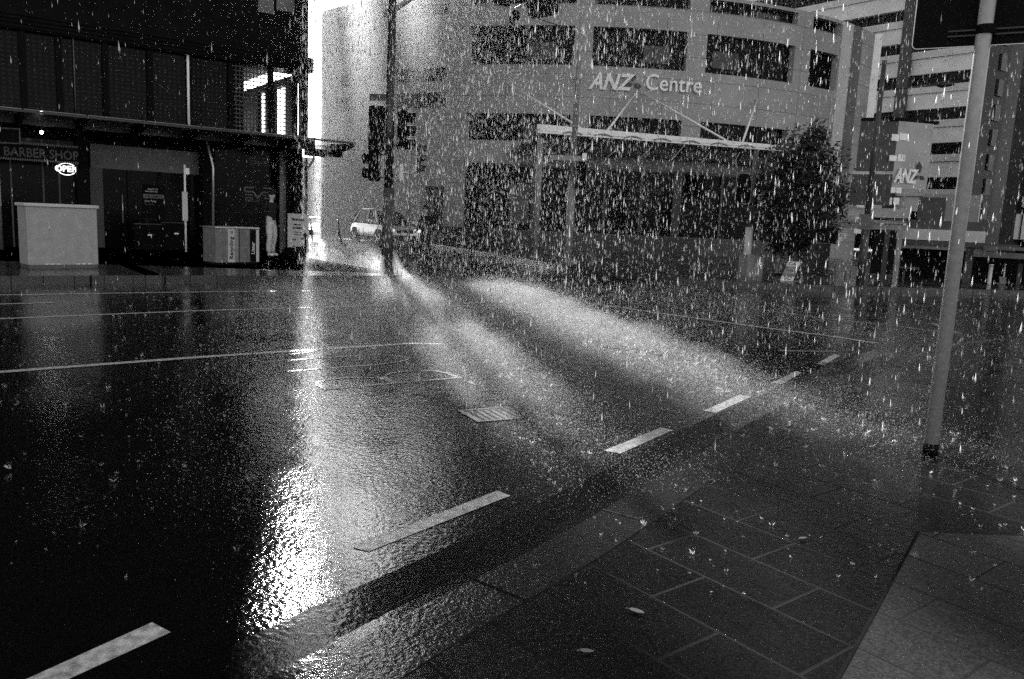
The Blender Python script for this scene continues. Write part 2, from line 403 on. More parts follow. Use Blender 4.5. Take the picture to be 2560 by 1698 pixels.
# joints across the kerb stones
kerb = struct('kerb', mb, 'kerb')
acc = 0
mb = MB()
for i in range(1, n):
    acc += (B[i] - B[i - 1]).length
    if acc > 0.9:
        acc = 0; t = (B[i] - B[i - 1]).normalized() * 0.005
        mb.add([A[i] - t + Z * .003, A[i] + t + Z * .003, B[i] + t + Z * .003, B[i] - t + Z * .003], [(0, 1, 2, 3)])
part('kerb_joint', mb, 'blackmatte', kerb)
G1 = offset(KBs, 0.0); G2 = offset(KBs, 0.42)
mb = MB(); n = len(G1)
mid_ = offset(KBs, 0.2)
mb.add([Vector((p.x, p.y, 0.014)) for p in G1] + [Vector((p.x, p.y, 0.012)) for p in mid_] + [Vector((p.x, p.y, 0.026)) for p in G2] + [Vector((p.x, p.y, -0.03)) for p in offset(KBs, 0.425)],
       [(L * n + i, L * n + i + 1, (L + 1) * n + i + 1, (L + 1) * n + i) for L in range(3) for i in range(n - 1)])
struct('gutter', mb, 'gutter')
# the seam that divides the two fields of paving
a, b = W(2090, 1706, KZ), W(2297, 1330, KZ); s = (b - a).normalized(); q = Vector((s.y, -s.x, 0)) * 0.006
mb = MB(); mb.quad(a - q + Z * .002, a + q + Z * .002, b + q + Z * .002, b - q + Z * .002); part('paving_seam', mb, 'blackmatte', pavement)

c_ = W(2640, 1330, KZ); d_ = a + (c_ - b)                          # paler field of slabs right of the seam
mb = MB(); mb.quad(a + q, a + q + Vector((4, -2.2, 0)), c_ + Vector((3, 0, 0)), b + q); part('pale_paving', mb, 'pave2', pavement)
# far footpaths with kerb faces
def footpath(name, edge, back, z):
    """edge: kerb line, back: matching line behind it"""
    mb = MB(); n = len(edge)
    e = [Vector((p.x, p.y, z)) for p in edge]; lo = [Vector((p.x, p.y, -0.05)) for p in edge]; b = [Vector((p.x, p.y, z)) for p in back]
    mb.add(lo + e + b, [(i, i + 1, n + i + 1, n + i) for i in range(n - 1)] + [(n + i, n + i + 1, 2 * n + i + 1, 2 * n + i) for i in range(n - 1)])
    return struct(name, mb, 'walk')
FZ = 0.15
k0 = W(0, 690, FZ); k1 = W(900, 689, FZ)
ed = [k0 - azv(AZ1) * 25, k0, W(400, 689, FZ), k1, W(975, 689, FZ), W(1005, 680, FZ), W(985, 655, FZ), W(940, 632, FZ), W(895, 610, FZ)]
ed.append(ed[-1] + azv(-36) * 60)
eds = smoothline(ed, 6)
footpath('footpath', eds, [p + azv(-100) * 60 if i > len(eds) // 2 else p + azv(-36) * 40 for i, p in enumerate(eds)], FZ)
ed2 = [W(1090, 611, FZ), W(1250, 636, FZ), W(1420, 664, FZ), W(1650, 690, FZ), W(1900, 707, FZ), W(2150, 716, FZ), W(2560, 727, FZ), W(3300, 750, FZ)]
ed2 = [ed2[0] + azv(-36) * 30, ed2[0] + azv(-36) * 6] + ed2
ed2s = smoothline(ed2, 6)
footpath('sidewalk', ed2s, [Vector((p.x + 6, 110, 0)) for p in ed2s], FZ)

# ------------------------------------------------------------------ left shop building
P0 = W(768, 632, FZ); dS = azv(AZ1); nS = Vector((dS.y, -dS.x, 0))
def LB(s, n, z): return Vector((P0.x, P0.y, 0)) + dS * s + nS * n + Z * z
def FP(x, y, n=0.0):
    q = PL(x, y, LB(0, n, 0), nS); return (q - LB(0, n, 0)).dot(dS), q.z
def LBox(mb, s0, s1, n0, n1, z0, z1): return mb.box(LB((s0 + s1) / 2, (n0 + n1) / 2, z0), dS, nS, s1 - s0, n1 - n0, z1 - z0)
shop = thing('shop_building', 'black clad corner shop building with glass street canopy and patterned upper windows', 'building', LB(-6, -5, FZ))
mb = MB(); LBox(mb, -26, 0.0, -15, 0.0, 5.9, 44.0)
part('upper_wall', mb, 'black', shop)
mb = MB(); LBox(mb, -26, 0.06, -15, -1.4, 3.35, 3.6); part('floor_slab', mb, 'black', shop)
mb = MB(); LBox(mb, -26, 0.10, -0.6, 0.14, 5.50, 5.92)
for k in range(4): LBox(mb, -26, 0.115, 0.14, 0.19, 5.54 + k * 0.095, 5.585 + k * 0.095)
part('cornice', mb, 'black', shop)
# inside behind the upper windows: partition that stops 1.6 m before the corner, and the ceiling
mb = MB(); LBox(mb, -26, -1.75, -2.6, -0.5, 3.6, 5.5); part('interior', mb, 'blackmatte', shop)
mull = [FP(x, 230)[0] for x in (-40, 60, 150, 265, 376, 474, 577, 677, 738)] 
mb = MB()
for sx in mull: LBox(mb, sx - 0.07, sx + 0.07, -0.12, 0.05, 3.6, 5.5)
LBox(mb, -0.14, 0.0, -0.14, 0.02, 3.6, 5.5)
part('mullion', mb, 'black', shop)
for i in range(len(mull) - 1):
    s0, s1 = mull[i] + 0.07, mull[i + 1] - 0.07
    if s0 < -1.9 and s1 < -1.4:
        mb = MB(); LBox(mb, s0, s1, -0.10, -0.06, 3.6, 5.5); w = part('window', mb, 'glass', shop)
        lt = MB(); nn = max(4, int((s1 - s0) / 0.12))           # printed screen behind the glass
        for k in range(nn):
            for r in range(17):
                c0 = s0 + (k + 0.25) * (s1 - s0) / nn; LBox(lt, c0, c0 + 0.5 * (s1 - s0) / nn, -0.06, -0.054, 3.66 + r * 0.108, 3.66 + r * 0.108 + 0.045)
        part('screen_pattern', lt, 'screen', w)
    else:
        lt = MB(); nn = max(3, int((s1 - s0) / 0.10))
        for k in range(nn + 1):
            c0 = s0 + k * (s1 - s0) / nn; LBox(lt, c0 - 0.012, c0 + 0.012, -0.09, -0.07, 3.6, 5.5)
        for r in range(16):
            LBox(lt, s0, s1, -0.068, -0.055, 3.62 + r * 0.118, 3.62 + r * 0.118 + 0.034)
        part('lattice_screen', lt, 'frame', shop)
lt = MB()
for k in range(4): LBox(lt, -0.62 + k * 0.13, -0.605 + k * 0.13, -0.08, -0.07, 3.6, 5.5)
part('lattice_screen', lt, 'frame', shop)
# side wall on the lane with tall openings near the corner
dL = azv(-36); nL = Vector((dL.y, -dL.x, 0)) * -1
def SPt(x, y): 
    q = PL(x, y, LB(0, 0, 0), Vector((dL.y, -dL.x, 0))); return (q - LB(0, 0, 0)).dot(dL), q.z
op = sorted([(SPt(762, 240)[0], SPt(745, 240)[0]), (SPt(728, 240)[0], SPt(694, 240)[0]), (SPt(677, 240)[0], SPt(655, 240)[0])])
def SBox(mb, t0, t1, z0, z1, th=0.2):
    c = LB(0, 0, z0) + dL * ((t0 + t1) / 2) - azv(54) * th / 2; return mb.box(c, dL, azv(54), t1 - t0, th, z1 - z0)
mb = MB(); t = 0.0
for a_, b_ in op:
    a_, b_ = min(a_, b_), max(a_, b_); SBox(mb, t, max(a_, t + 0.05), 3.6, 5.5); SBox(mb, a_, b_, 5.28, 5.5); t = b_
SBox(mb, t, 15, 3.6, 5.5); SBox(mb, 1.3, 15, 0.15, 3.35)
part('side_wall', mb, 'black', shop)
# pale upper window at the frame top
mb = MB(); s0, z0 = FP(645, 2); s1, z1 = FP(735, 24)
LBox(mb, s0, FP(685, 10)[0] - .02, 0.0, 0.03, z1 - .25, z1 + 1.5); w = part('window', mb, 'mid', shop)
mb = MB(); LBox(mb, FP(689, 10)[0] + .02, s1, 0.0, 0.03, z1 - .1, z1 + 1.5); part('window', mb, 'mid', shop)
mb = MB(); sx = FP(470, 230)[0]; mb.tube([LB(sx, 0.04, 3.62), LB(sx, 0.04, 5.5)], 0.035, 8); part('reflection_strip', mb, 'white', shop, True)  # pale tubes here and below imitate bright reflections on the windows
mb = MB(); sx = FP(187, 230)[0]; mb.tube([LB(sx, 0.04, 3.62), LB(sx, 0.04, 5.5)], 0.014, 8); part('reflection_strip', mb, 'mid', shop, True)
# shopfront set back behind dark piers
mb = MB(); LBox(mb, -26, -0.3, -1.75, -1.6, FZ, 3.35); part('shopfront_wall', mb, 'blackmatte', shop)
mb = MB()
for x0, x1 in ((195, 224), (508, 536)):
    mb = MB(); LBox(mb, FP(x0, 500, -.9)[0], FP(x1, 500, -.9)[0], -1.5, -0.9, FZ, 3.35); part('pier', mb, 'blackmatte', shop)
mb = MB(); LBox(mb, -0.38, -0.12, -0.5, -0.1, FZ, 3.35); part('pier', mb, 'blackmatte', shop)
mb = MB(); s0, z0 = FP(226, 396, -1.35); s1, z1 = FP(508, 410, -1.35)
LBox(mb, s0, s1, -1.45, -1.35, 2.35, 3.0); part('header_panel', mb, 'mid', shop)
mb = MB(); s0b = FP(226, 500, -1.4)[0]; s1b = FP(258, 500, -1.4)[0]; LBox(mb, s0b, s1b, -1.42, -1.36, FZ, 2.35); part('door_jamb', mb, 'dim', shop)
mb = MB(); LBox(mb, s1b, FP(318, 500, -1.4)[0], -1.5, -1.42, FZ, 2.35); d_ = part('door', mb, 'glass', shop)
mb = MB(); sh = FP(306, 520, -1.4)[0]; mb.tube([LB(sh, -1.36, 0.85), LB(sh, -1.36, 1.65)], 0.018, 8); part('handle', mb, 'steel', d_, True)
mb = MB(); LBox(mb, FP(320, 500, -1.4)[0], s1, -1.5, -1.42, FZ, 2.35); part('shop_window', mb, 'glass', shop)
mb = MB(); LBox(mb, FP(538, 500, -1.2)[0], -0.45, -1.3, -1.2, FZ, 3.2); part('shop_window', mb, 'glass', shop)
mb = MB(); LBox(mb, FP(2, 500, -1.2)[0], FP(194, 500, -1.2)[0], -1.3, -1.2, FZ, 3.0); part('shop_window', mb, 'glass', shop)
mb = MB()
for x in (30, 110, 150): LBox(mb, FP(x, 500, -1.18)[0] - .02, FP(x, 500, -1.18)[0] + .02, -1.2, -1.16, FZ, 3.0)
part('window_frame', mb, 'dim', shop)
# two-part S V S emblem on the corner window
def emblem(xc, yc, wpx, n, m, t=0.022):
    s_, z_ = FP(xc, yc, n); k = (FP(xc + wpx / 2, yc, n)[0] - s_) ; mb = MB()
    S = [(-.35, .42), (-1, .42), (-1, .08), (-.35, .08), (-.02, -.42), (.32, .08), (1, .08), (1, .42), (.35, .42)]
    mb2 = []
    for a_, b_ in zip(S[:-1], S[1:]): mb.tube([LB(s_ + k * a_[0], n + .012, z_ + k * a_[1] * .9), LB(s_ + k * b_[0], n + .012, z_ + k * b_[1] * .9)], t, 6)
    for q in (((-1, -.18), (-.4, -.18)), ((-1, -.42), (-.4, -.42)), ((.4, -.18), (1, -.18)), ((.4, -.42), (1, -.42))):
        mb.tube([LB(s_ + k * q[0][0], n + .012, z_ + k * q[0][1] * .9), LB(s_ + k * q[1][0], n + .012, z_ + k * q[1][1] * .9)], t * .8, 6)
    return mb
em = part('emblem', emblem(645, 483, 66, -1.2, None, 0.028), 'dim_ink', shop); em['kind'] = 'thing'
part('emblem', emblem(647, 405, 46, -1.2, None, 0.014), 'dim_ink', shop)
s_, z_ = FP(613, 504, -1.2); part('lettering', textmesh('YARD SVS', LB(s_, -1.185, z_), dS, Z, 0.10), 'dim_ink', shop)
# canopy
cz = 3.36; sR = 0.75; N1 = 1.75
mb = MB(); LBox(mb, -26, sR, N1 - 0.03, N1 + 0.05, cz + 0.04, cz + 0.09)
LBox(mb, -26, 0.2, -0.02, 0.10, cz - .1, cz + 0.22)
can = part('canopy', mb, 'frame', shop)
edge = [-26 + i * 1.32 for i in range(20)] + [sR - 0.02]
for i in range(len(edge) - 1):
    if edge[i] < -11: continue
    mb = MB(); a, b = edge[i] + 0.02, edge[i + 1] - 0.02
    if b - a < 0.2: continue
    mb.slab(LB(a, 0.1, cz + 0.24), LB(b, 0.1, cz + 0.24), LB(b, N1, cz + 0.12), LB(a, N1, cz + 0.12), Z, 0.016); part('glass_pane', mb, 'canopyglass', can)
    mb = MB(); LBox(mb, a, a + 0.75, 0.35, 0.55, cz - 0.13, cz - 0.06); 
    if i % 2 == 0: part('light_panel', mb, 'mid', can)
    mb = MB(); q = edge[i + 1]
    for pp in ((0.1, 0), ):
        poly = [LB(q - 0.05, 0.1, cz - 0.25), LB(q - 0.05, N1 - 0.1, cz - 0.02), LB(q - 0.05, N1 - 0.1, cz + 0.06), LB(q - 0.05, 0.1, cz + 0.12)]
        mb.prism(poly, dS, 0.10)
    for n_ in (0.7, 1.5):
        zc = cz + 0.26 - n_ * 0.07
        for sg in (-1, 1): mb.tube([LB(q, n_, zc - .05), LB(q + sg * .1, n_, zc + .05), LB(q + sg * .1, n_, zc + .09)], 0.012, 6)
    part('beam', mb, 'blackmatte', can)
mb = MB(); mb.slab(LB(0.05, -.9, cz + .02), LB(1.35, -.9, cz + .0), LB(1.35, 0.7, cz - .0), LB(0.05, 0.7, cz + .02), Z, 0.016); part('glass_pane', mb, 'canopyglass', can)
mb = MB(); LBox(mb, 0.0, 1.15, -0.2, -0.05, cz - 0.24, cz - 0.07); LBox(mb, -0.2, 0.45, 0.2, 0.4, cz - 0.3, cz - 0.08); part('beam', mb, 'blackmatte', can)
# rain pipes
for pts, r_, m_ in (([(515, 345), (530, 405), (533, 420), (533, 632)], 0.035, 'steel'), ([(765, 395), (765, 632)], 0.05, 'frame'), ([(785, 380), (784, 398), (764, 432), (763, 632)], 0.04, 'grey')):
    nn_ = -0.1 if pts[0][0] < 600 else 0.12
    P = [LB(FP(x, y, nn_)[0], nn_, max(FP(x, y, nn_)[1], FZ)) for x, y in pts]; P[-1].z = FZ
    mb = MB(); mb.tube(P, r_, 8); part('rain_pipe', mb, m_, shop, True)
mb = MB(); q = FP(533, 610, -.1); mb.tube([LB(q[0], -.1, .2), LB(q[0], -.1, .42)], 0.055, 8); part('pipe_shoe', mb, 'white', shop, True)

# hanging signs and lamp of the barber, with its reflection
s0, z0 = FP(-2, 393, 0.2); s1, z1 = FP(195, 393, 0.2)
bs_ = thing('barber_sign', 'dark barber shop board with a striped border hung under the street canopy', 'sign', LB((s0 + s1) / 2, 0.2, 2.35))
mb = MB(); LBox(mb, s0, s1, 0.16, 0.2, 2.38, 2.78); part('board', mb, 'blackmatte', bs_)
mb = MB(); 
for zz in (2.36, 2.76):
    for k in range(34):
        c = s0 + (k + .2) * (s1 - s0) / 34; mb.slab(LB(c, .215, zz), LB(c + .03, .215, zz), LB(c + .055, .215, zz + .05), LB(c + .025, .215, zz + .05), nS, .012)
part('striped_border', mb, 'mid', bs_)
part('lettering', textmesh('BARBER SHOP', LB(s0 + .09, .205, 2.46), dS, Z, 0.31, fat=.004, sx=(s1 - s0) / 2.05), 'dim', bs_)
s0, z0 = FP(2, 350, 0.9); s1, z1 = FP(48, 335, 0.9)
b2_ = thing('hanging_sign', 'small dark projecting sign with a studded border in front of the barber board', 'sign', LB(s0, .9, 2.7))
mb = MB(); mb.slab(LB(s0, .75, 2.72), LB(s1, 1.05, 2.72), LB(s1, 1.05, 3.06), LB(s0, .75, 3.06), nS, .05); part('board', mb, 'blackmatte', b2_)
mb = MB(); mb.tube([LB(s0, .77, 2.72), LB(s1, 1.07, 2.72), LB(s1, 1.07, 3.06), LB(s0, .77, 3.06)], .022, 6); part('border', mb, 'mid', b2_)
mb = MB(); sx = FP(3, 600, .1)[0]; mb.tube([LB(sx, .1, FZ), LB(sx, .1, 2.3)], .045, 10); bp = solo('barber_pole', mb, 'mid', 'thin striped barber pole standing at the far left shopfront', 'pole', LB(sx, .1, FZ), smooth=True)
mb = MB()
for k in range(26): mb.slab(LB(sx - .04, .155, 1.2 + k * .042), LB(sx + .04, .155, 1.24 + k * .042), LB(sx + .04, .155, 1.255 + k * .042), LB(sx - .04, .155, 1.215 + k * .042), nS, .01)
part('stripe', mb, 'pale', bp)
s_, z_ = FP(167, 423, -1.1)
on = thing('open_sign', 'glowing oval neon sign reading OPEN in the barber window', 'sign', LB(s_, -1.1, z_))
mb = MB(); wv = FP(190, 423, -1.1)[0] - s_
ring = [LB(s_ + wv * cos(a), -1.1, z_ + .155 * sin(a)) for a in np.linspace(R(35), R(145), 12)]; mb.tube(ring, .010, 6)
ring = [LB(s_ + wv * cos(a), -1.1, z_ + .155 * sin(a)) for a in np.linspace(R(215), R(325), 12)]; mb.tube(ring, .010, 6)
for sg in (0, math.pi):
    ring = [LB(s_ + wv * cos(a + sg), -1.1, z_ + .155 * sin(a + sg)) for a in np.linspace(R(-25), R(25), 6)]; mb.tube(ring, .010, 6)
part('neon_border', mb, 'glow_lo', on)
part('lettering', textmesh('OPEN', LB(s_, -1.1, z_ - .065), dS, Z, 0.215, align='CENTER', fat=.006), 'glow_lo', on)
for x, y, n_, l_, r_ in ((104, 331, .5, 'bright bare bulb shining below the canopy beside the barber board', .042), (104, 281, .5, 'bright reflection of the bulb just above the canopy edge over the barber', .028)):  # second one is the bulb's reflection, modelled as a glowing bulb
    q = FP(x, y, n_); mb = MB(); c = LB(q[0], n_, q[1]); mb.lathe(c - Z * r_, Z, [(r_ + r_ * sin(a), r_ * cos(a)) for a in np.linspace(-1.5, 1.5, 9)], 14)
    o = solo('bulb_and_reflection', mb, 'glow', l_, 'lamp', c, smooth=True)
    mb = MB(); mb.tube([c + Z * r_ * .9, c + Z * (r_ + .12)], .012, 6); part('lamp_stem', mb, 'frame', o)
# lease notice in the middle shop window
s0 = FP(356, 500, -1.4)[0]; s1 = FP(412, 500, -1.4)[0]; zt = FP(380, 462, -1.4)[1]; zb = FP(380, 545, -1.4)[1]
ln = thing('lease_notice', 'dark for lease notice with white lettering in the middle shop window', 'poster', LB((s0 + s1) / 2, -1.41, zb))
mb = MB(); LBox(mb, s0, s1, -1.415, -1.405, zb, zt); part('sheet', mb, 'blackmatte', ln)
zz = lambda y: FP(380, y, -1.4)[1]
for t_, x_, y_, sz, m_ in (('BARFOOT', 369, 475, .062, 'white_ink'), ('THOMPSON', 362, 481, .062, 'white_ink'), ('Jane Tong', 362, 505, .075, 'white_ink'), ('021 700 102', 362, 513, .05, 'dim_ink')):
    part('lettering', textmesh(t_, LB(FP(x_, y_, -1.4)[0], -1.40, zz(y_)), dS, Z, sz), m_, ln)
mb = MB(); LBox(mb, FP(358, 490, -1.4)[0], FP(410, 490, -1.4)[0], -1.405, -1.40, zz(496), zz(486)); part('banner', mb, 'mid', ln)
part('lettering', textmesh('FOR LEASE', LB(FP(363, 494, -1.4)[0], -1.396, zz(494)), dS, Z, .075), 'ink', ln)

# ------------------------------------------------------------------ street furniture on the far footpath
def cabinet():
    a = W(72, 672, FZ); b = W(247, 670, FZ); d = (b - a).normalized(); n = Vector((d.y, -d.x, 0)); w = (b - a).length
    t = thing('utility_cabinet', 'large pale grey utility cabinet standing at the kerb left', 'cabinet', (a + b) / 2)
    h = 1.22; c = (a + b) / 2 - n * 0.3
    mb = MB(); mb.box(c + Z * .06, d, n, w, .6, h - .12, .012); part('body', mb, mat('cabinet_paint', .32, .5, .35, var=.12, scale=8, bump=.05, bscale=200), t)
    mb = MB(); mb.box(c + Z * (h - .06), d, n, w + .07, .67, .06, .01); part('lid', mb, 'pale', t)
    mb = MB(); mb.box(c, d, n, w - .02, .58, .06); part('plinth', mb, 'mid', t)
    mb = MB()
    for k in (0.25, .33, .42, .70, .78, .87): mb.box(a.lerp(b, k) + n * .001 + Z * .075, d, n, .07, .008, .014)
    part('vent', mb, 'white', t)
cabinet()
def bins():
    a = W(540, 663, FZ); b = W(648, 661, FZ); d = (b - a).normalized(); n = Vector((d.y, -d.x, 0)); w = (b - a).length; h = .86
    t = thing('litter_bin', 'grey twin street bin marked Recycling and Litter near the corner', 'bin', (a + b) / 2)
    c = (a + b) / 2 - n * .27
    mb = MB(); mb.box(c + Z * .05, d, n, w, .54, h - .09, .01); part('body', mb, mat('bin_grey', .15, .5, .35, var=.25, scale=9), t)
    mb = MB(); mb.box(c + Z * (h - .04), d, n, w + .02, .57, .04, .01); part('lid', mb, 'steel', t)
    mb = MB(); mb.box(c, d, n, w - .04, .5, .05); part('plinth', mb, 'blackmatte', t)
    def strip(u0, u1, m, nm):
        mb = MB(); mb.box(a.lerp(b, (u0 + u1) / 2) + n * .002 + Z * .06, d, n, (u1 - u0) * w, .006, h - .11); return part(nm, mb, m, t)
    strip(.27, .42, 'pale', 'recycling_panel'); strip(.42, .50, 'grey', 'seam_panel'); strip(.78, .925, 'blackmatte', 'litter_panel'); strip(.925, .995, 'pale', 'end_panel')
    mb = MB(); mb.box(a.lerp(b, .53) + n * .003 + Z * .06, d, n, .012, .008, h - .11); part('door_gap', mb, 'blackmatte', t)
    part('lettering', textmesh('Recycling', a.lerp(b, .385) + n * .009 + Z * .13, Z, -d, .135, fat=.002), 'ink', t)
    part('lettering', textmesh('Litter', a.lerp(b, .885) + n * .009 + Z * .24, Z, -d, .125, fat=.002), 'white_ink', t)
    part('lettering', textmesh('=', a.lerp(b, .40) + n * .009 + Z * .70, Z, -d, .14), 'ink', t)
bins()
def darkbox():
    for k, (x0, x1, yt, lab) in enumerate(((336, 405, 558, 'low black service cabinet under the lease notice'), (404, 466, 555, 'taller black service cabinet beside the white sign post'))):
        a = W(x0, 624, FZ); b = W(x1, 625, FZ); d = dS; a = LB((a - LB(0, 0, 0)).dot(dS), -.6, FZ); s1 = FP(x1, 600, -.6)[0]; s0 = FP(x0, 600, -.6)[0]; zt = FP(x0, yt, -.6)[1]
        t = thing('service_cabinet', lab, 'cabinet', LB((s0 + s1) / 2, -.8, FZ), 'black service cabinets')
        mb = MB(); LBox(mb, s0 + .01, s1 - .01, -1.05, -.6, FZ, zt - .03); part('body', mb, 'black', t)
        mb = MB(); LBox(mb, s0, s1, -1.07, -.58, zt - .03, zt); part('lid', mb, 'frame', t)
        mb = MB(); LBox(mb, s0 + .35, s0 + .46, -.6, -.592, zt - .34, zt - .30); part('label_plate', mb, 'white', t)
darkbox()
def signpost():
    nn = .25; s_ = FP(464, 560, nn)[0]; t = thing('sign_post', 'white parking sign post with a narrow pay panel in front of the shop window', 'sign post', LB(s_, nn, FZ))
    zf = lambda y: FP(464, y, nn)[1]
    mb = MB(); mb.tube([LB(s_, nn, FZ), LB(s_, nn, zf(412))], .028, 10); part('post', mb, 'white', t, True)
    mb = MB(); LBox(mb, s_ - .09, s_ + .05, nn + .02, nn + .06, zf(552), zf(480)); part('panel', mb, 'pale', t)
    mb = MB(); LBox(mb, s_ + .01, s_ + .11, nn + .02, nn + .04, zf(436), zf(420)); part('plate', mb, 'white', t)
signpost()
def sandwich():
    a = W(719, 632, FZ); b = W(770, 637, FZ); d = (b - a).normalized(); n = Vector((d.y, -d.x, 0)); w = (b - a).length
    t = thing('sandwich_board', 'white pavement board reading We Are Open with a black arrow at the corner', 'sign board', (a + b) / 2)
    h = 1.18; k = -n * .03
    O = lambda u, z: a.lerp(b, u) + n * .0 + Z * z
    mb = MB(); mb.slab(O(0, .1), O(1, .1), O(1, h), O(0, h), n, .03); part('panel', mb, mat('sign_white', .75, .5, .3, var=.08), t)
    mb = MB(); mb.prism([O(.0, .0) - n * .2, O(0, .05) - n * .2] + [O(.5 - .5 * cos(x), .05 + .14 * sin(x)) - n * .2 for x in np.linspace(.1, math.pi - .1, 12)] + [O(1, .05) - n * .2, O(1, 0) - n * .2], n, .42); part('foot', mb, 'blackmatte', t)
    for s, z, sz, f in (('We Are Open', .98, .100, .005), ('Please Phone', .845, .070, .003), ('0211368650', .735, .088, .004), ('Servicing & inspections', .63, .042, .001), ('to All Appointments', .56, .042, .001), ('S.C.S', .395, .07, .004), ('S.V.S', .175, .07, .004)):
        x = .5 if sz > .04 and s[1] != '.' else .36
        part('lettering', textmesh(s, O(x if s[1] != '.' else .33, z) + n * .004, d, Z, sz, align='CENTER', fat=f, extrude=.002), 'ink', t)
    mb = MB(); q = n * .004
    for u0, u1, z0, z1 in ((.27, .92, .13, .21), (.80, .93, .13, .56), (.66, .78, .43, .48), (.66, .78, .19, .24)): mb.slab(O(u0, z0) + q, O(u1, z0) + q, O(u1, z1) + q, O(u0, z1) + q, n, .003)
    mb.prism([O(.72, .55) + q, O(1.0, .55) + q, O(.865, .64) + q], n, .002); part('arrow', mb, 'ink', t)
sandwich()

# ------------------------------------------------------------------ people
def skin(name, chains, m, parent, sub=2, label=None):
    """chains: lists of (point, radius); the first point of the first chain is the root; chains join where points coincide"""
    vs = []; es = []; rad = []; idx = {}
    def vid(p, r):
        k = tuple(round(c, 4) for c in p)
        if k not in idx: idx[k] = len(vs); vs.append(k); rad.append(r)
        return idx[k]
    for ch in chains:
        prev = None
        for p, r in ch:
            i = vid(p, r)
            if prev is not None and prev != i: es.append((prev, i))
            prev = i
    me = bpy.data.meshes.new(name); me.from_pydata(vs, es, [])
    o = bpy.data.objects.new(name, me); COL.objects.link(o); o.parent = parent
    sk = o.modifiers.new('skin', 'SKIN'); sk.use_smooth_shade = True
    for i, r in enumerate(rad):
        rr = r if isinstance(r, tuple) else (r, r); me.skin_vertices[0].data[i].radius = rr
    me.skin_vertices[0].data[0].use_root = True
    ss = o.modifiers.new('subdivision', 'SUBSURF'); ss.levels = sub; ss.render_levels = sub
    me.materials.append(MT[m]); BASE[o] = BASE.get(parent, Vector())
    if label: o['label'] = label
    return o

